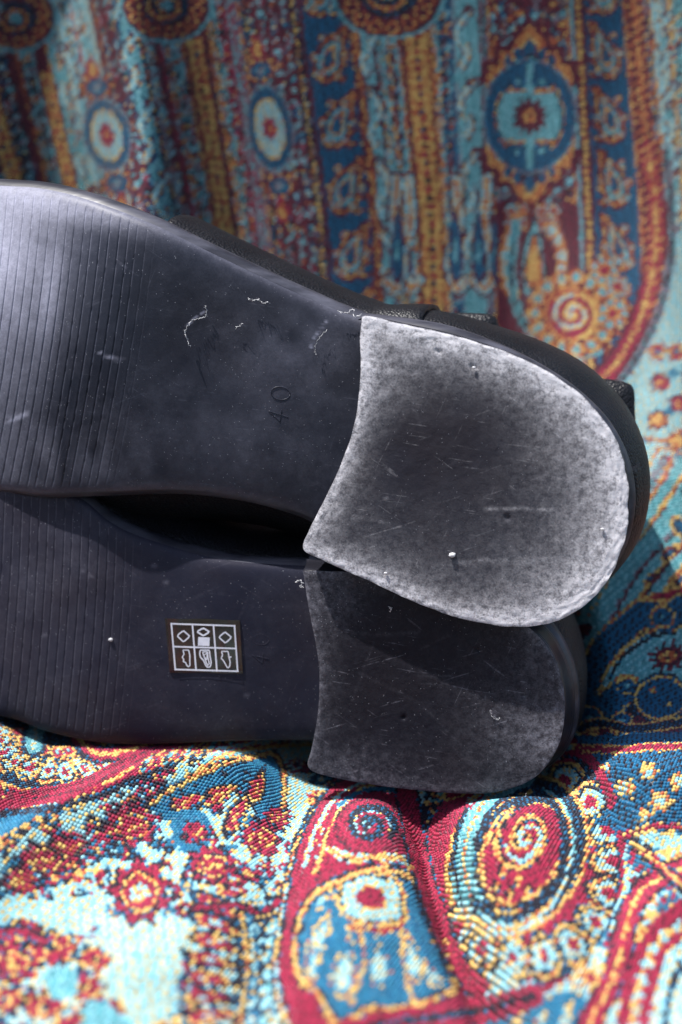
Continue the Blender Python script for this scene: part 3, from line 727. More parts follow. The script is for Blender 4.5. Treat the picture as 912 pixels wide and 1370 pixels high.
# ---------------------------------------------------------------- shoe materials
def rubber(name, base, dust_glare_c, gain, lo=.40, hi=.62, rough=.5, film=.25, spec=.5, scr=.10, gw=1., bmp=.35):
    m = NT(name); d = m.attr('dust')
    n1 = m.noise(55, 5, .65); n2 = m.noise(600, 5, .65); n3 = m.noise(2200, 3, .7)
    grain = m.ramp(m.math('ADD', m.math('MULTIPLY', n2, .55), m.math('MULTIPLY', n3, .45)), (lo, 0.), (hi, 1.))
    soft = m.ramp(n1, (.42, 0.), (.72, 1.))
    f = m.math('MULTIPLY', m.math('MULTIPLY', d, m.math('ADD', .85 - .55 * gw, m.math('MULTIPLY', grain, gw))), gain)
    f = m.math('ADD', f, m.math('MULTIPLY', m.math('MULTIPLY', soft, film), m.math('ADD', .5, grain)), True)
    for ang, sc, th in ((.35, 34, .70), (-.6, 40, .705), (1.15, 52, .72), (-.12, 70, .70)):
        mp = m.n('Mapping'); mp.inputs['Rotation'].default_value = (0, ang, 0); m.l(m.co(), mp.inputs['Vector'])
        m2_ = m.n('Mapping'); m2_.inputs['Scale'].default_value = (1, 6, 26); m.l(mp.outputs[0], m2_.inputs['Vector']); mp = m2_
        sc_ = m.noise(sc, 2, .5, vec=mp.outputs[0]); line = m.ramp(sc_, (th - .02, 0.), (th + .03, 1.))
        f = m.math('ADD', f, m.math('MULTIPLY', m.math('MULTIPLY', line, m.ramp(n2, (.40, 0.), (.6, 1.))), scr), True)
    spk = m.n('TexVoronoi', i_Scale=1500., i_Randomness=1.); m.l(m.co(), spk.inputs['Vector'])
    few = m.math('GREATER_THAN', m.noise(1300, 1), .60)
    dots = m.math('MULTIPLY', m.math('LESS_THAN', spk.outputs['Distance'], .16), few)
    tint = m.mix(m.ramp(m.noise(30, 3), (.4, 0.), (.65, 1.)), base, tuple(x * y for x, y in zip(base, (1.25, 1.0, .85))))
    c = m.mix(f, tint, dust_glare_c); c = m.mix(m.math('MULTIPLY', dots, .4), c, (.42, .42, .46))
    m.l(c, m.b.inputs['Base Color'])
    m.l(m.math('ADD', rough, m.math('MULTIPLY', f, .35), True), m.b.inputs['Roughness']); m.b.inputs['Specular IOR Level'].default_value = spec
    b = m.bump(n3, bmp, .00018); b = m.bump(n2, bmp, .0003, b); m.l(b, m.b.inputs['Normal'])
    return m.m
SOLE = rubber('dull black rubber', (.0065, .0085, .017), (.42, .42, .53), .56, film=.035, rough=.36, spec=.24, scr=.05, gw=.35, bmp=.13)  # pale mix colour serves both the dust and the painted glare
SOLE2 = rubber('dull black rubber of the lower sole', (.0135, .0145, .027), (.34, .33, .40), .36, film=.045, rough=.46, spec=.10, scr=.04, gw=.35, bmp=.13)  # lower sole's own mix: paler base, less gloss, weaker dust
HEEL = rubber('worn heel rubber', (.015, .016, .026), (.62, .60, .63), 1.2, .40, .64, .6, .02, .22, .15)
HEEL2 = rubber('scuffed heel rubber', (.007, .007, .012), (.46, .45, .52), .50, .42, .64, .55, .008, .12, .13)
m = NT('sole edge rubber'); n = m.noise(160, 4, vec=m.stretch((.2, 1, 1.4)))
m.l(m.mix(m.ramp(n, (.4, 0.), (.75, .55)), (.020, .020, .028), (.15, .15, .19)), m.b.inputs['Base Color']); m.b.inputs['Roughness'].default_value = .4
m.l(m.bump(n, .5, .0003), m.b.inputs['Normal']); EDGE = m.m
m = NT('stacked heel side'); n = m.noise(120, 4)
lines = m.n('TexWave', wave_type='BANDS', bands_direction='Y'); lines.inputs['Scale'].default_value = 300; lines.inputs['Distortion'].default_value = 1.2
m.l(m.co(), lines.inputs['Vector'])
m.l(m.mix(m.ramp(n, (.45, 0.), (.75, .35)), (.013, .013, .019), (.09, .09, .12)), m.b.inputs['Base Color']); m.b.inputs['Roughness'].default_value = .33
m.l(m.bump(lines.outputs[1], .35, .00025), m.b.inputs['Normal']); SIDE = m.m
m = NT('pebbled black leather'); v = m.n('TexVoronoi', i_Scale=1500., feature='F1'); m.l(m.co(), v.inputs['Vector'])
nn_ = m.noise(70, 3); m.l(m.mix(m.ramp(nn_, (.4, 0.), (.7, 1.)), (.006, .006, .008), (.012, .012, .015)), m.b.inputs['Base Color'])
m.b.inputs['Specular IOR Level'].default_value = .32; m.b.inputs['Roughness'].default_value = .40; m.l(m.bump(m.math('SUBTRACT', 1., v.outputs['Distance']), .75, .00034), m.b.inputs['Normal']); LEATHER = m.m
m = NT('sticker film'); n = m.noise(260, 3); cr = m.ramp(m.noise(150, 2, vec=m.stretch((2.5, .6, .5))), (.30, (.024, .007, .008)), (.45, (.008, .007, .008)), (.64, (.012, .009, .008)), (.75, (.035, .018, .008)))
m.l(cr, m.b.inputs['Base Color']); m.b.inputs['Roughness'].default_value = .22; m.b.inputs['Coat Weight'].default_value = .5
m.l(m.bump(n, .25, .0003), m.b.inputs['Normal']); FILM = m.m
m = NT('white print'); m.l(m.mix(m.noise(900, 2), (.50, .51, .60), (.74, .74, .80)), m.b.inputs['Base Color']); m.b.inputs['Roughness'].default_value = .5; PRINT = m.m
m = NT('pale lint'); m.l(m.mix(m.noise(600, 2), (.36, .36, .38), (.68, .67, .68)), m.b.inputs['Base Color']); m.b.inputs['Roughness'].default_value = .8; LINT = m.m

class Plane:
    """the plane a shoe would stand on: depth z = z0 + a x + b y in the camera's frame"""
    def __init__(s, z0, a, b):
        s.z0, s.a, s.b = z0, a, b
        n = np.array([-a, -b, 1.]); n /= np.linalg.norm(n)
        s.axis = n[0] * RT - n[1] * UP + n[2] * DIR       # from the sole into the shoe
    def pt(s, px, py, extra=0.):
        xn, yn = (np.asarray(px, float) - 456) / FPX, (np.asarray(py, float) - 685) / FPX
        return at(px, py, (s.z0 + extra) / (1 - s.a * xn - s.b * yn))

def outward(P, axis):
    """unit normals of a closed ring of points, in the plane square to axis, pointing out"""
    T = np.roll(P, -1, 0) - np.roll(P, 1, 0); N = np.cross(T, axis); N /= np.maximum(1e-9, np.linalg.norm(N, axis=1))[:, None]
    c = P.mean(0)
    if ((P - c) * N).sum() < 0: N = -N
    for _ in range(3): N = (np.roll(N, 1, 0) + N + np.roll(N, -1, 0)); N /= np.linalg.norm(N, axis=1)[:, None]
    return N
def loft(rings, cap0=False, cap1=False):
    n = len(rings[0]); V = np.vstack(rings); F = []
    for k in range(len(rings) - 1):
        for i in range(n):
            j = (i + 1) % n; F.append((k * n + i, k * n + j, (k + 1) * n + j, (k + 1) * n + i))
    if cap0: V = np.vstack([V, rings[0].mean(0)]); c = len(V) - 1; F += [((i + 1) % n, i, c) for i in range(n)]
    if cap1: V = np.vstack([V, rings[-1].mean(0)]); c = len(V) - 1; b = (len(rings) - 1) * n; F += [(b + i, b + (i + 1) % n, c) for i in range(n)]
    return V, F
def tube(P, r, k=6):
    P = np.asarray(P, float); T = np.gradient(P, axis=0); T /= np.maximum(1e-9, np.linalg.norm(T, axis=1))[:, None]
    A = np.cross(T, DIR); A /= np.maximum(1e-9, np.linalg.norm(A, axis=1))[:, None]; B = np.cross(T, A)
    r = np.broadcast_to(r, len(P))
    V = np.stack([P + r[:, None] * (A * math.cos(2 * math.pi * q / k) + B * math.sin(2 * math.pi * q / k)) for q in range(k)], 1)
    F = [(i * k + q, i * k + (q + 1) % k, (i + 1) * k + (q + 1) % k, (i + 1) * k + q) for i in range(len(P) - 1) for q in range(k)]
    F += [tuple(range(k))[::-1], tuple((len(P) - 1) * k + q for q in range(k))]
    return V.reshape(-1, 3), F
def seg_mask(px, py, pts, wd):
    return ridge(px, py, pts, wd)

def build_shoe(S):
    pl = S['plane']; A = pl.axis
    root = empty('shoe', pl.pt(*S['base']))
    tag(root, S['label'], 'shoe', 'pair of black leather shoes')
    top = ccurve(S['top'], 16); bot = ccurve(S['bot'], 16)
    tf = lambda x: np.interp(x, top[:, 0], top[:, 1]); bf = lambda x: np.interp(x, bot[:, 0], bot[:, 1])
    x0, x1 = S['xr']
    rec = S['rec']
    # --- outsole: one moulded sheet with the grooves cut in
    q = [x0]; gr = [0]
    g = S['groove']; lines = np.arange(g['from'], g['to'], g['step']) + np.random.RandomState(3).normal(0, .5, len(np.arange(g['from'], g['to'], g['step'])))
    L = set(); depth_at = {}
    for l in lines:
        for o_, d_ in ((-3, 0), (-1.1, 0), (-.6, .6), (-.2, 1), (.25, 1), (.7, .3), (1.3, 0), (3.2, 0)):
            depth_at[l + o_] = d_ * (min(1., max(.12, (g['to'] - l) / 52)))
    for v in list(np.arange(x0, g['from'] - 4, 16)) + list(np.arange(g['to'] + 2, x1, 4)) + [x1]: depth_at[v] = 0
    qs = np.array(sorted(depth_at)); gd = np.array([depth_at[v] for v in qs])
    NV = 110; v = .5 - .5 * np.cos(np.linspace(0, math.pi, NV)); v = .35 * v + .65 * np.linspace(0, 1, NV)
    Q, Vv = np.meshgrid(qs, v, indexing='ij'); G = gd[:, None] * np.ones(NV)
    wq = sstep(x0, x0 + 150, Q) * (1 - sstep(210, 300, Q))
    X = Q + wq * ((.5 - Vv) * g['slant'] + g['bow'] * (Vv * (1 - Vv) * 4 - .5))
    X = np.clip(X, x0, x1)
    Y = tf(X) * (1 - Vv) + bf(X) * Vv
    wpx = np.minimum(Y - tf(X), bf(X) - Y)                  # px from the edge
    ex = rec(X) + .0011 * np.exp(-wpx / 5.) + S['dome'] * ((Vv - .5) * 2) ** 4
    ex += S['roll'] * np.clip((tf(X) + 210 - Y) / 210, 0, 1) ** 2 * sstep(280, 20, X) + S['toe'] * (np.clip((150 - X) / 300, 0, 1) ** 2 + .4 * np.clip((-150 - X) / 300, 0, 3))
    inner = sstep(g['inset'] * .5, g['inset'] * 1.2, wpx); ex = ex + G * S['groove_depth'] * inner
    ex += .0006 * (fbm(X / 90, Y / 90, 8) - .5)
    Pm = pl.pt(X, Y, ex)
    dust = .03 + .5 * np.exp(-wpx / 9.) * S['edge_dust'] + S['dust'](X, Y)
    dust += np.clip(G, 0, 1) * .35 * inner * (vnoise(X / 3, Y / 9, 4) > .35)
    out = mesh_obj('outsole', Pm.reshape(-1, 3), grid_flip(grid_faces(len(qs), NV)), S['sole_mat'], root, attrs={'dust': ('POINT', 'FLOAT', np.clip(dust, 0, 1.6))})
    # --- outline of the whole sole at the sole's own level
    hb = S['heel_base']                                      # outer line of the sole round the heel
    n = 40
    tx = np.linspace(x0, S['tx'], 150); bx = np.linspace(S['bx'], x0, 150)[:-1]
    ring = [(x, tf(x)) for x in tx] + [tuple(p) for p in ccurve(hb, 10)[1:-1]] + [(x, bf(x)) for x in bx]
    ring = resample(np.array(ring), 420, True)
    re = rec(ring[:, 0]) + .0011 + S['dome'] + S['roll'] * np.where(ring[:, 1] < (tf(ring[:, 0]) + bf(ring[:, 0])) / 2, sstep(280, 20, ring[:, 0]), 0) + S['toe'] * (np.clip((150 - ring[:, 0]) / 300, 0, 1) ** 2 + .4 * np.clip((-150 - ring[:, 0]) / 300, 0, 3))
    base = pl.pt(ring[:, 0], ring[:, 1], re); N = outward(base, A)
    ring_at = lambda o, e: base + N * o + A * (np.broadcast_to(e, len(base))[:, None])
    w_ = S['welt']
    V, F = loft([ring_at(0, 0), ring_at(w_ * .45, .0006), ring_at(w_, .0018), ring_at(w_ * 1.05, .0040), ring_at(w_ * .8, .0048), ring_at(-.002, .0050)])
    mesh_obj('sole_edge', V, F, EDGE, root)
    # --- leather upper: lower towards the toe, open at the ankle
    hs = .42 + .58 * sstep(-650, 350, ring[:, 0]); bl = S['bulge']
    lv = [(-.0015, .0045), (bl * .35, .0062), (bl * .8, .010), (bl, .0155), (bl * .95, .023), (bl * .55, .033), (-.0012, .048), (-.004, .066), (-.006, .078)]
    wob = 1 + .10 * (vnoise(np.arange(420) / 14., np.zeros(420), 6) - .5)
    up_side = ring[:, 1] < (tf(ring[:, 0]) + bf(ring[:, 0])) / 2
    fade = np.where(up_side, sstep(*S['fade'], ring[:, 0]), 1.)
    inn = S['inner_side'](ring, up_side)
    rings = [base + N * ((o * fade if o > 0 else o) * wob - (1 - fade) * e * .55 + inn * float(sstep(.006, .02, e)))[:, None] + A * (e * (hs if e > .02 else (hs * .3 + .7)))[:, None] if True else 0 for o, e in lv]
    V, F = loft(rings + [rings[-1] - A * .004 - N * .004, rings[-2] - N * .006, rings[-4] - N * .012, rings[0] - N * .008])
    up = mesh_obj('upper', V, F, LEATHER, root)
    up.modifiers.new('smooth', 'SUBSURF').levels = 1; up.modifiers['smooth'].render_levels = 1
    # --- heel block and the worn lift on it
    tipo = resample(ccurve(S['tip'] + S['tip'][:1], 16)[:-1], 300, True)
    tip3 = pl.pt(tipo[:, 0], tipo[:, 1], 0)
    c3 = tip3.mean(0); Nt = outward(tip3, A)
    # matching outline at the sole: nearest point of the base ring outside, breast kept straight behind
    hbq = ccurve(hb, 16); hbq = resample(hbq, 200)
    dense_hb = pl.pt(hbq[:, 0], hbq[:, 1], rec(hbq[:, 0]))
    brow = S['breast']                                       # indices are found by position
    tgt = []
    i0 = np.argmin(np.hypot(tipo[:, 0] - brow[0][0], tipo[:, 1] - brow[0][1])); i1 = np.argmin(np.hypot(tipo[:, 0] - brow[1][0], tipo[:, 1] - brow[1][1]))
    outer = np.arange(i0, i0 + ((i1 - i0) % 300) + 1) % 300; breast = np.arange(i1 + 1, i1 + ((i0 - i1) % 300)) % 300
    tgt = np.zeros_like(tip3)
    s = np.linspace(0, 1, len(outer)); hb_s = np.linspace(0, 1, len(dense_hb))
    for a_ in range(3): tgt[outer, a_] = np.interp(s, hb_s, dense_hb[:, a_])
    hgt = float(rec(600.)); 
    s = np.linspace(0, 1, len(breast) + 2)[1:-1][:, None]
    back = tip3[breast] + A * (hgt - .0002) - Nt[breast] * .0008
    tgt[breast] = back
    rb = []
    for k, f in enumerate((0, .03, .10, .105, .13, .30, .32, .5, .52, .70, .72, .86, 1.0)):
        groove_in = .00012 if f in (.105, .32, .52, .72) else 0
        fl = f ** S['flare']
        lin_ = tip3 * (1 - fl) + tgt * fl
        dep = ((lin_ - tip3) @ A)[:, None]
        want = ((tgt - tip3) @ A)[:, None] * f
        rb.append(lin_ + A * (want - dep) - Nt * groove_in + Nt * (-.0003 if f == 0 else 0))
    V, F = loft(rb); mesh_obj('heel_block', V, F, SIDE, root)
    # heel tip: polar grid with ragged, rubbed rim
    K = 110; rad = np.r_[0, np.linspace(.03, 1, K) ** .8]; nA = 300
    cx, cy = S['tip_c']
    Xg = cx + (tipo[:, 0] - cx)[:, None] * rad; Yg = cy + (tipo[:, 1] - cy)[:, None] * rad
    # distance in px to the outline
    D = np.full(Xg.shape, 1e9)
    for px_, py_ in resample(tipo, 1100, True): D = np.minimum(D, (Xg - px_) ** 2 + (Yg - py_) ** 2)
    D = np.sqrt(D)
    rag = fbm(Xg / 5., Yg / 5., 21); rg2 = fbm(Xg / 26., Yg / 26., 22)
    e_ = -.0006 + .0002 * np.exp(-D / 2.0) + S['ragged'](Xg, Yg) * (.0007 * (rag - .35) * np.exp(-D / 16.)) + .0003 * (rg2 - .5)
    pits = np.zeros_like(Xg)
    for (ax_, ay_, r_) in S['pits'][:3]: pits += np.exp(-((Xg - ax_) ** 2 + (Yg - ay_) ** 2) / (2 * r_ ** 2))
    e_ += .0006 * pits
    Pg = pl.pt(Xg, Yg, e_); jit = S['ragged'](Xg, Yg) * (fbm(np.arange(300)[:, None] / 5.3 + 0 * Xg, 0 * Xg + 3, 5, 4) - .6) * .0006 * sstep(.9, 1, rad)[None]
    Pg = Pg + Nt[:, None, :] * jit[..., None]
    dust = S['tip_dust'](Xg, Yg, D, rag, rg2) + .8 * pits * 0
    mesh_obj('heel_tip', np.vstack([Pg.reshape(-1, 3)]), grid_flip(grid_faces(nA, K + 1, True)), S['tip_mat'], root, attrs={'dust': ('POINT', 'FLOAT', np.clip(dust, 0, 1.7))})
    return root, pl, rec, ring_at, ring

# ---------------------------------------------------------------- upper shoe
PU = Plane(.400, -.20, .20)
def recU(x):
    x = np.asarray(x, float)
    return .0005 + .0075 * sstep(120, 330, x) + .0055 * sstep(300, 490, x) 
def dust_glareU(x, y):
    d = .55 * gau(x, y, 66, 400, 9, 46, 8) + 1.25 * gau(x, y, -22, 330, 62, 84) * (.7 + .6 * fbm(x / 30, y / 30, 3)) + .3 * gau(x, y, 60, 272, 60, 20) + .35 * gau(x, y, 10, 470, 40, 110) + .3 * gau(x, y, 90, 610, 90, 26) * (vnoise(x / 14, y / 30, 2))  # wide pale patch at the left end is sun glare painted in as colour
    d += .30 * gau(x, y, 400, 470, 60, 40) * vnoise(x / 30, y / 30, 6) + .25 * gau(x, y, 330, 560, 110, 70) * fbm(x / 30, y / 30, 7)
    d += .5 * gau(x, y, 120, 285, 70, 12, 14) - .12 * gau(x, y, 95, 560, 40, 60)
    for pts, wd in (([(135, 472), (152, 480), (166, 483)], 1.2), ([(438, 428), (420, 452), (414, 470)], .9), ([(318, 440), (330, 433)], .8), ([(8, 562), (20, 560), (34, 554)], 2.2), ([(250, 436), (262, 424), (274, 416)], .8)):
        d += .9 * ridge(x, y, pts, wd) * (vnoise(x / 3, y / 3, 9) > .3)
    return d
def tipU(x, y, D, rag, r2):
    lo = fbm(x / 60., y / 45., 41, 3); hi = fbm(x / 12., y / 9., 42, 3)
    lo = .47 + (lo - .47) * .7
    d = .015 + .06 * lo + (1.15 * np.exp(-D / 13.) + 1.05 * sstep(620, 850, x + (y - 600) * .12) * np.exp(-D / 62.) + .85 * np.exp(-D / 42.) * sstep(590, 440, y) + .30 * np.exp(-D / 34.) * sstep(620, 780, y)) * (.30 + .75 * lo + .65 * hi)
    d += .15 * gau(x, y, 520, 500, 30, 34) * hi - .05 * gau(x, y, 580, 600, 90, 70)
    d *= 1 - .65 * np.exp(-D / 2.6) * (hi > .3)
    for pts, wd, k in (([(648, 681), (690, 680), (738, 682)], 1.6, .8), ([(582, 760), (640, 750), (724, 748)], 2.6, .35), ([(540, 640), (600, 622), (640, 600)], 1.5, .05), ([(470, 690), (520, 700)], 1.5, .3), ([(560, 560), (570, 600)], 1.2, .04), ([(610, 470), (700, 540)], 5, .2)):
        d += .5 * k * ridge(x, y, pts, wd) * fbm(x / 4, y / 4, 9)
    return d
U = dict(plane=PU, base=(620, 838), label='upper black shoe lying on its side with pale rubbed heel, on top of the other',
    xr=(-830, 500), tx=478, bx=424,
    top=[(-830, 452), (-800, 380), (-720, 318), (-600, 272), (-450, 246), (-300, 238), (-140, 240), (0, 248), (60, 253), (120, 268), (200, 298), (260, 327), (316, 354), (400, 393), (482, 426), (560, 438)],
    bot=[(-830, 458), (-790, 530), (-700, 590), (-600, 618), (-450, 640), (-300, 652), (-140, 656), (0, 655), (60, 660), (150, 657), (240, 655), (320, 664), (380, 679), (424, 697), (470, 730), (560, 780)],
    heel_base=[(478, 428), (530, 434), (590, 444), (650, 464), (710, 492), (765, 528), (810, 574), (836, 630), (840, 690), (822, 745), (780, 790), (720, 808), (640, 806), (560, 786), (490, 750), (424, 697)],
    tip=[(484, 424), (481, 450), (482, 485), (480, 530), (472, 575), (456, 620), (434, 668), (414, 708), (405, 735), (436, 752), (500, 780), (560, 808), (620, 829), (680, 838), (735, 834), (785, 808), (822, 762), (839, 700), (840, 640), (826, 590), (800, 552), (760, 514), (700, 480), (620, 452), (540, 433), (492, 423)],
    breast=((484, 424), (405, 735)), tip_c=(640, 640), rec=recU, dome=.0010, edge_dust=.5, dust=dust_glareU, sole_mat=SOLE, tip_mat=HEEL,
    toe=.015, groove_depth=.00017, roll=.0100, fade=(150, 460), inner_side=lambda r, u: np.where(u, 0, .010 * sstep(40, 160, r[:, 0]) * sstep(560, 440, r[:, 0])) + .0024 * sstep(600, 780, r[:, 0]), welt=.0014, bulge=.0026, flare=1.6, tip_dust=tipU, ragged=lambda x, y: .8 + .9 * sstep(620, 800, x) * sstep(500, 640, y),
    pits=[(633, 491, 2.5), (679, 692, 3), (587, 470, 2), (700, 560, 1.2), (700, 560, 2.5), (560, 700, 2)],
    groove={'from': -560, 'to': 186, 'step': 11.6, 'slant': 58, 'bow': 6, 'inset': 12})
# the outer side of the matching runs from breast top round the back; the outline is listed the other way
U['breast'] = ((484, 424), (405, 735))
U['tip'] = [U['tip'][0]] + U['tip'][:0:-1]
shoeU, _, _, ringU, outU = build_shoe(U)

# ---------------------------------------------------------------- lower shoe
PLo = Plane(.4052, -.19, .20)
def recL(x):
    x = np.asarray(x, float)
    return .0005 + .0040 * sstep(100, 300, x) + .0048 * sstep(270, 430, x) + .022 * sstep(-300, -900, x) ** 1.3
def dustL(x, y):
    d = .25 * gau(x, y, 60, 760, 90, 70) * fbm(x / 30, y / 40, 3) + .2 * gau(x, y, 60, 900, 70, 50) * fbm(x / 20, y / 40, 3)
    for cx_, cy_ in ((110, 764), (222, 779), (148, 856), (206, 757), (120, 770), (330, 930), (60, 850)): d += .6 * gau(x, y, cx_, cy_, 2.2, 1.8)
    return d
def tipL(x, y, D, rag, r2):
    rim = np.exp(-D / (8 + 8 * r2)) * .75
    d = .015 + rim * (.15 + .8 * rag) + .5 * gau(x, y, 726, 985, 46, 24, -12) * rag * 1.6 + .45 * gau(x, y, 440, 800, 26, 30) * rag + .3 * gau(x, y, 470, 1020, 50, 20) * rag + .12 * gau(x, y, 690, 960, 60, 60) + .2 * gau(x, y, 720, 880, 20, 50) * rag
    for pts, wd, k in (([(520, 880), (580, 905), (700, 960)], 3, .12), ([(650, 930), (640, 980)], 1, .25), ([(480, 900), (560, 940), (620, 1000)], 1.2, .15), ([(676, 985), (730, 980)], 1.6, .4), ([(656, 952), (664, 962)], 1, .7), ([(670, 985), (678, 992)], .9, .7),
                       ([(560, 905), (605, 904)], 1.2, .25), ([(562, 915), (604, 914)], 1, .18), ([(500, 860), (470, 940)], 1.3, .12), ([(600, 850), (560, 870)], 1, .15), ([(440, 840), (500, 850), (560, 846)], 2, .15)):
        d += .7 * k * ridge(x, y, pts, wd) * fbm(x / 4, y / 4, 9)
    return d
tipl = [(405, 764), (440, 764), (520, 768), (600, 784), (670, 815), (720, 850), (746, 890), (755, 935), (754, 970), (744, 1004), (718, 1038), (676, 1057), (620, 1062), (530, 1054), (450, 1041), (413, 1028), (417, 1000), (425, 955), (427, 900), (422, 860), (413, 815)]
Lw = dict(plane=PLo, base=(600, 1060), label='lower black shoe lying on its side under the other, with small symbol sticker on sole',
    xr=(-830, 470), tx=410, bx=420,
    top=[(-830, 812), (-800, 740), (-720, 680), (-600, 640), (-450, 615), (-300, 605), (-140, 610), (0, 628), (60, 646), (110, 668), (150, 700), (200, 722), (300, 749), (410, 757), (480, 760)],
    bot=[(-830, 818), (-790, 880), (-700, 930), (-600, 950), (-450, 958), (-300, 955), (-140, 945), (0, 957), (60, 977), (130, 992), (200, 994), (300, 990), (380, 989), (430, 992), (480, 1004)],
    heel_base=[(410, 748), (460, 752), (540, 760), (620, 776), (690, 806), (738, 846), (764, 900), (769, 950), (760, 992), (730, 1026), (680, 1042), (620, 1044), (540, 1036), (470, 1014), (420, 991)],
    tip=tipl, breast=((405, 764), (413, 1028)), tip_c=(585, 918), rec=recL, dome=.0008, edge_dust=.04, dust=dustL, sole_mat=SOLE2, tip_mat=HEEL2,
    toe=.004, groove_depth=.00012, roll=.0012, fade=(-900, -800), inner_side=lambda r, u: np.where(u, .002 * sstep(20, 160, r[:, 0]) * sstep(560, 430, r[:, 0]), 0), welt=.0009, bulge=.0022, flare=1.4, tip_dust=tipL, ragged=lambda x, y: .3 + .3 * sstep(650, 750, x),
    pits=[(640, 870, 2), (540, 960, 2), (700, 930, 2)],
    groove={'from': -560, 'to': 186, 'step': 11.4, 'slant': 22, 'bow': 4, 'inset': 12})
shoeL, _, _, ringL, outL = build_shoe(Lw)

# ---------------------------------------------------------------- details of the shoes
def slab(fn, pts, th, lift=0.):
    """closed px outline -> thin raised piece; fn(px,py,extra)"""
    p = np.array(pts, float); n = len(p); a = fn(p[:, 0], p[:, 1], lift); b = fn(p[:, 0], p[:, 1], lift - th)
    V = np.vstack([a, b, b.mean(0)[None]]); F = [(i, (i + 1) % n, n + (i + 1) % n, n + i) for i in range(n)] + [(n + i, n + (i + 1) % n, 2 * n) for i in range(n)]
    return V, F
def on(pl, rec): return lambda x, y, e=0.: pl.pt(x, y, rec(x) + e)
onU, onL = on(PU, recU), on(PLo, recL)
def join(parts):
    V, F, o = [], [], 0
    for v, f in parts: V.append(v); F += [tuple(i + o for i in q) for q in f]; o += len(v)
    return np.vstack(V), F

# moulded size figures "40", reading up the sole
def figures(fn, cx, cy, s, rot, lift, r):
    four = [[(-.30, .28), (.30, .12), (.02, -.02)], [(.30, .12), (-.34, .12)][:0] or [(-.05, .36), (-.02, -.10)]]
    a = np.linspace(0, 2 * math.pi, 30)
    zero = [np.c_[.36 * np.cos(a), .24 * np.sin(a) - .42]]
    digit4 = [np.array([(.40, .42), (-.34, .30)]), np.array([(-.34, .30), (.12, .62)]), np.array([(.12, .62), (.12, .18)])]
    parts = []
    for P in zero + digit4:
        P = resample(np.array(P, float), 26); ca, sa = math.cos(R(rot)), math.sin(R(rot))
        x = cx + s * (P[:, 0] * ca - P[:, 1] * sa); y = cy + s * (P[:, 0] * sa + P[:, 1] * ca)
        parts.append(tube(fn(x, y, lift), r))
    return join(parts)
V, F = figures(onU, 373, 541, 36, 8, .00003, .00012); mesh_obj('size_mark', V, F, SOLE, shoeU, attrs={'dust': ('POINT', 'FLOAT', np.full(len(V), .1))})
V, F = figures(onL, 348, 868, 30, 4, .00002, .00007); mesh_obj('size_mark', V, F, SOLE2, shoeL, attrs={'dust': ('POINT', 'FLOAT', np.full(len(V), .1))})

# sticker with the six materials symbols
q4 = [(220.5, 827), (320.5, 829.5), (324.5, 901), (227, 899.5)]
U_, V_ = np.meshgrid(np.linspace(0, 1, 15), np.linspace(0, 1, 12), indexing='ij'); q4 = np.array(q4)
Sx = ((q4[0] * (1 - U_[..., None]) + q4[1] * U_[..., None]) * (1 - V_[..., None]) + (q4[3] * (1 - U_[..., None]) + q4[2] * U_[..., None]) * V_[..., None])
edge_ = np.minimum(np.minimum(U_, 1 - U_), np.minimum(V_, 1 - V_)) < 1e-6
Sx[..., 1] += edge_ * .5 * np.sin(9 * U_ + 7 * V_)
top_ = onL(Sx[..., 0], Sx[..., 1], np.where(edge_, -.00035, -.00048)); low_ = onL(Sx[..., 0], Sx[..., 1], 0 * U_ + .0003)
FA = grid_flip(grid_faces(15, 12)); nb = 15 * 12
rim_ = [(i, 0) for i in range(15)] + [(14, j) for j in range(1, 12)] + [(i, 11) for i in range(13, -1, -1)] + [(0, j) for j in range(10, 0, -1)]
rid = [i * 12 + j for i, j in rim_]
FB = [tuple(f) for f in FA] + [tuple(f[::-1] + nb) for f in FA] + [(rid[k], rid[(k + 1) % len(rid)], rid[(k + 1) % len(rid)] + nb, rid[k] + nb) for k in range(len(rid))]
st_ = mesh_obj('care_sticker', np.vstack([top_.reshape(-1, 3), low_.reshape(-1, 3)]), FB, FILM, shoeL, smooth=False)
g4 = np.array([(229, 834.5), (313.5, 837.3), (317.7, 898.0), (234.3, 895.6)])
def uvq(P):
    P = np.asarray(P, float); u, v = P[:, :1], P[:, 1:]
    return (g4[0] * (1 - u) + g4[1] * u) * (1 - v) + (g4[3] * (1 - u) + g4[2] * u) * v
def ribbon(P, wd):
    P = np.asarray(P, float); T = np.gradient(P, axis=0); T /= np.maximum(1e-9, np.linalg.norm(T, axis=1))[:, None]; Nn = np.c_[-T[:, 1], T[:, 0]] * wd / 2
    a, b = P + Nn, P - Nn; n = len(P)
    A3 = onL(a[:, 0], a[:, 1], -.00062); B3 = onL(b[:, 0], b[:, 1], -.00062)
    return np.vstack([A3, B3]), [(i, i + 1, n + i + 1, n + i) for i in range(n - 1)]
def z2p(pts): return np.array([(200 + x / 6.514, 800 + y / 6.517) for x, y in pts])
rib = []
for seg in ([(0, 0), (1, 0)], [(1, 0), (1, 1)], [(1, 1), (0, 1)], [(0, 1), (0, 0)], [(0, .5), (1, .5)], [(.333, 0), (.333, 1)], [(.667, 0), (.667, 1)]):
    P = uvq(seg); d = (P[1] - P[0]) / np.linalg.norm(P[1] - P[0]) * 1.2; rib.append(ribbon(resample(np.array([P[0] - d, P[1] + d]), 6), 2.1))
def closedline(z, wd=1.9): P = z2p(z + [z[0], z[1]]); rib.append(ribbon(resample(P, len(P) * 3), wd))
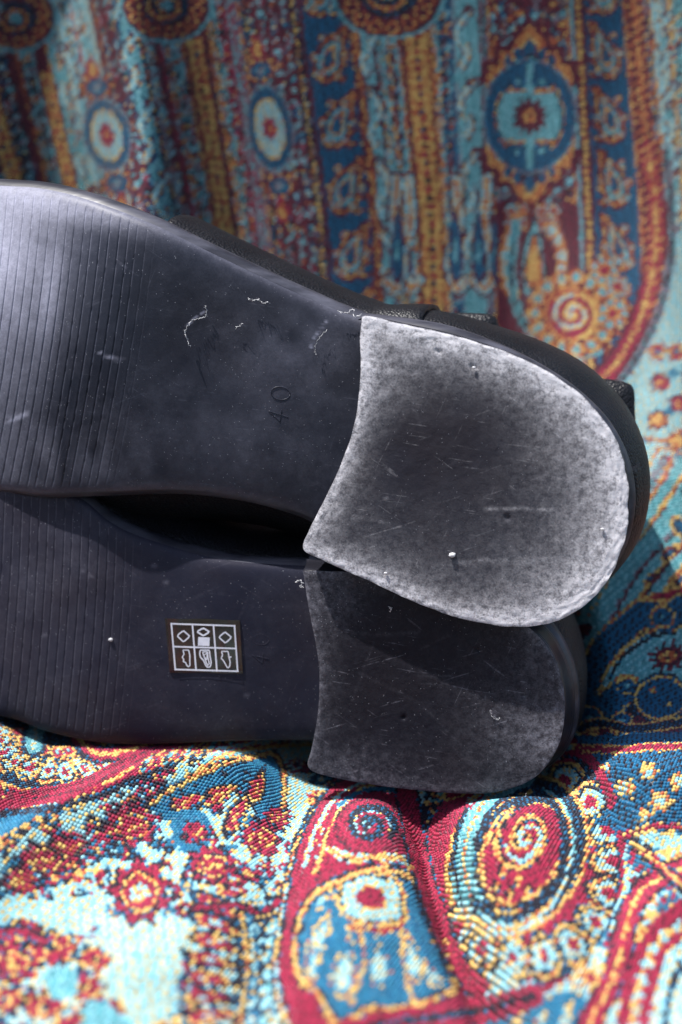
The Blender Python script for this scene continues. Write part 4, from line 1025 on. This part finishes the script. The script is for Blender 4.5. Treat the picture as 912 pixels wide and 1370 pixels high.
closedline([(293, 284), (350, 334), (296, 384), (238, 330)]); closedline([(657, 296), (714, 344), (660, 394), (602, 342)]); closedline([(466, 262), (522, 296), (468, 330), (412, 294)], 2.2)
P = z2p([(422, 378), (522, 382)]); rib.append(ribbon(resample(P, 4), 11.5))
closedline([(290, 455), (340, 455), (350, 500), (350, 560), (352, 588), (338, 600), (325, 590), (312, 560), (290, 556), (300, 540), (284, 518), (300, 490)], 1.6)
closedline([(440, 455), (520, 455), (526, 510), (536, 560), (530, 600), (505, 606), (490, 590), (470, 545), (442, 515), (436, 490)], 1.7)
closedline([(460, 470), (505, 470), (508, 520), (520, 575), (508, 590), (494, 565), (478, 520)], 1.5); closedline([(470, 500), (500, 480), (498, 545)], 1.3)
closedline([(626, 465), (684, 466), (690, 510), (702, 560), (696, 602), (678, 610), (662, 580), (642, 545), (622, 525), (636, 500)], 1.6); rib.append(ribbon(resample(z2p([(690, 515), (712, 515)]), 3), 2.0))
V, F = join(rib); mesh_obj('printed_symbols', V, F, PRINT, st_, smooth=False)

# overlapping leather panel along the top, ending in a step near the heel
def panel(name, base_ring, ring, x_from, x_to, lv, th, parent, half=(0, 210), taper=1.):
    tp = sstep(x_from - 1, x_from + taper, ring[:, 0])[:, None]
    i = [k for k in range(len(ring)) if x_from <= ring[k, 0] <= x_to and half[0] <= k <= half[1]]
    rows = [(base_ring(o + th, e) * tp + base_ring(-e * .55 - .0004, e) * (1 - tp))[i] for o, e in lv] + [base_ring(o - .0005, e)[i] for o, e in lv[::-1]]
    G = np.stack(rows, 1); n, m_ = G.shape[:2]
    F = [tuple(f) for f in grid_faces(n, m_)] + [(k * m_ + m_ - 1, (k + 1) * m_ + m_ - 1, (k + 1) * m_, k * m_) for k in range(n - 1)] + [tuple(range(m_)), tuple((n - 1) * m_ + q for q in range(m_))[::-1]]
    return mesh_obj(name, G.reshape(-1, 3), F, LEATHER, parent)
bl = U['bulge']
panel('side_panel', ringU, outU, 205, 562, [(-.0005, .0055), (bl * .45, .0070), (bl * .9, .0105), (bl * 1.08, .0155), (bl, .024), (bl * .6, .034), (-.0015, .046)], .0010, shoeU, taper=360.)
panel('heel_counter', ringU, outU, 835, 900, [(-.0005, .0055), (bl * .42, .0068), (bl * .86, .0102), (bl * 1.05, .0155), (bl, .024), (bl * .6, .034), (.0, .046)], .0006, shoeU, (0, 300))
def block(name, pxs, d0, d1, parent, mat):
    """closed px outline given real depth d0..d1"""
    p = ccurve(pxs + pxs[:1], 5)[:-1]; c = p.mean(0); rings = []
    for s, d in ((.86, d0), (.97, d0 + .0008), (1, d0 + .002), (1, d1 - .002), (.9, d1)):
        q = c + (p - c) * s; rings.append(at(q[:, 0], q[:, 1], d))
    V, F = loft(rings, True, True); return mesh_obj(name, V, F, mat, parent)
block('tongue', [(560, 440), (590, 421), (640, 419), (662, 424), (670, 442), (700, 480), (600, 480)], .438, .452, shoeU, LEATHER)
block('pull_tab', [(770, 520), (800, 507), (834, 511), (847, 519), (849, 545), (846, 590), (800, 600), (770, 560)], .432, .446, shoeU, LEATHER)
# ---------------------------------------------------------------- lint and crumbs
rl = random.Random(11)
def lint(pts, fn, r, label, lift=-.0007, name='lint_thread', kink=1.7):
    P = ccurve(pts, 10); P = P + np.array([(rl.gauss(0, kink * .5), rl.gauss(0, kink * .5)) for _ in P])
    e = np.array([lift - abs(rl.gauss(0, .0003)) for _ in P])
    Q = fn(P[:, 0], P[:, 1], e); rr = .6 * r * np.array([.5 + abs(rl.gauss(.5, .35)) for _ in P])
    V, F = tube(Q, rr, 5); o = mesh_obj(name, V, F, LINT, None, loc=Q.mean(0))
    return tag(o, label, 'lint', 'bits of lint on the soles')
lint([(275, 409), (276, 418), (274, 424), (262, 427), (254, 430), (248, 441), (247, 448)], onU, .00011, 'long kinked white lint thread clinging to upper sole near the grooves')
lint([(248, 448), (251, 456), (254, 464)], onU, .00013, 'short white lint end just below the long kinked thread')
lint([(331, 399), (338, 402), (345, 401), (352, 405), (358, 405)], onU, .00012, 'small white lint tuft alone below the sole edge, left of the heel')
lint([(452, 416), (462, 419), (472, 414), (474, 423), (484, 421)], onU, .00013, 'white lint caught at the top corner where sole meets pale heel')
lint([(437, 441), (424, 456), (421, 468), (422, 474)], onU, .00006, 'fine curved hair on upper sole beside the heel corner')
lint([(315, 439), (325, 432)], onU, .00007, 'tiny straight fibre between the two lint tufts')
heelU = lambda x, y, e=0.: PU.pt(x, y, -.0008 + e); heelL = lambda x, y, e=0.: PLo.pt(x, y, -.0008 + e)
lint([(396, 779), (400, 776), (404, 781), (401, 785), (406, 786)], lambda x, y, e=0.: PLo.pt(x, y, e), .00018, 'fluffy lint snagged on the upper front corner of the lower heel', 0)
lint([(520, 812), (524, 815), (521, 818)], heelL, .00012, 'white lint speck near the top of the lower heel', -.0001)
lint([(655, 950), (657, 957), (664, 962), (668, 960)], heelL, .00006, 'tiny curled fibre on the right of the lower heel', -.0001)
def crumb(px, py, fn, r, label):
    c = fn(np.array(px), np.array(py), -.0002); V, F = [], []
    n, k = 7, 8
    for i in range(n):
        ph = math.pi * i / (n - 1)
        for j in range(k):
            th = 2 * math.pi * j / k; q = r * (1 + rl.uniform(-.25, .25))
            V.append(c + q * (RT * math.sin(ph) * math.cos(th) * 1.15 + UP * math.sin(ph) * math.sin(th) * .8 + DIR * math.cos(ph) * .6))
    F = [(i * k + j, i * k + (j + 1) % k, (i + 1) * k + (j + 1) % k, (i + 1) * k + j) for i in range(n - 1) for j in range(k)]
    return tag(mesh_obj('crumb', np.array(V), F, LINT, None, loc=c), label, 'crumb', 'crumbs on the heels')
crumb(605, 743, heelU, .00075, 'largest white crumb low in the middle of the pale upper heel')
crumb(634, 492, heelU, .0004, 'round pale grain in a pit near the top edge of upper heel')
crumb(516, 767, heelU, .0004, 'white crumb near lower left rim of the pale upper heel')
crumb(806, 708, heelU, .0004, 'white grain at right rim of the pale upper heel')
crumb(148, 856, onL, .00055, 'pale lilac crumb on the lower sole left of the sticker')
# loose fibres standing up from the weave in the foreground
fm = (near & (C0[..., 1] < 0) & (py > 940)); ci = np.argwhere(fm); pick = ci[rg.choice(len(ci), 1400, replace=False)]
Vf, Ff = [], []
for n_, (i_, j_) in enumerate(pick):
    c_, t_, n2 = C0[i_, j_], TX[i_, j_], NN[i_, j_]; t_ = t_ * rg.normal(0, 1) + TR[i_, j_] * rg.normal(0, 1); t_ /= np.linalg.norm(t_)
    Lh = abs(rg.normal(.0012, .0006)); hgt_ = abs(rg.normal(.0007, .0004)); w0 = np.cross(t_, n2) * .000016
    for q, (a_, b_) in enumerate(((0, 0), (.35, .8), (.7, 1), (1, .75))):
        p_ = c_ + t_ * Lh * a_ + n2 * (.0002 + hgt_ * b_); Vf += [p_ - w0, p_ + w0]
    b0 = n_ * 8; Ff += [(b0 + 2 * q, b0 + 2 * q + 1, b0 + 2 * q + 3, b0 + 2 * q + 2) for q in range(3)]
tag(mesh_obj('loose_fibre', np.array(Vf), Ff, LINT, cloth), kind='stuff')
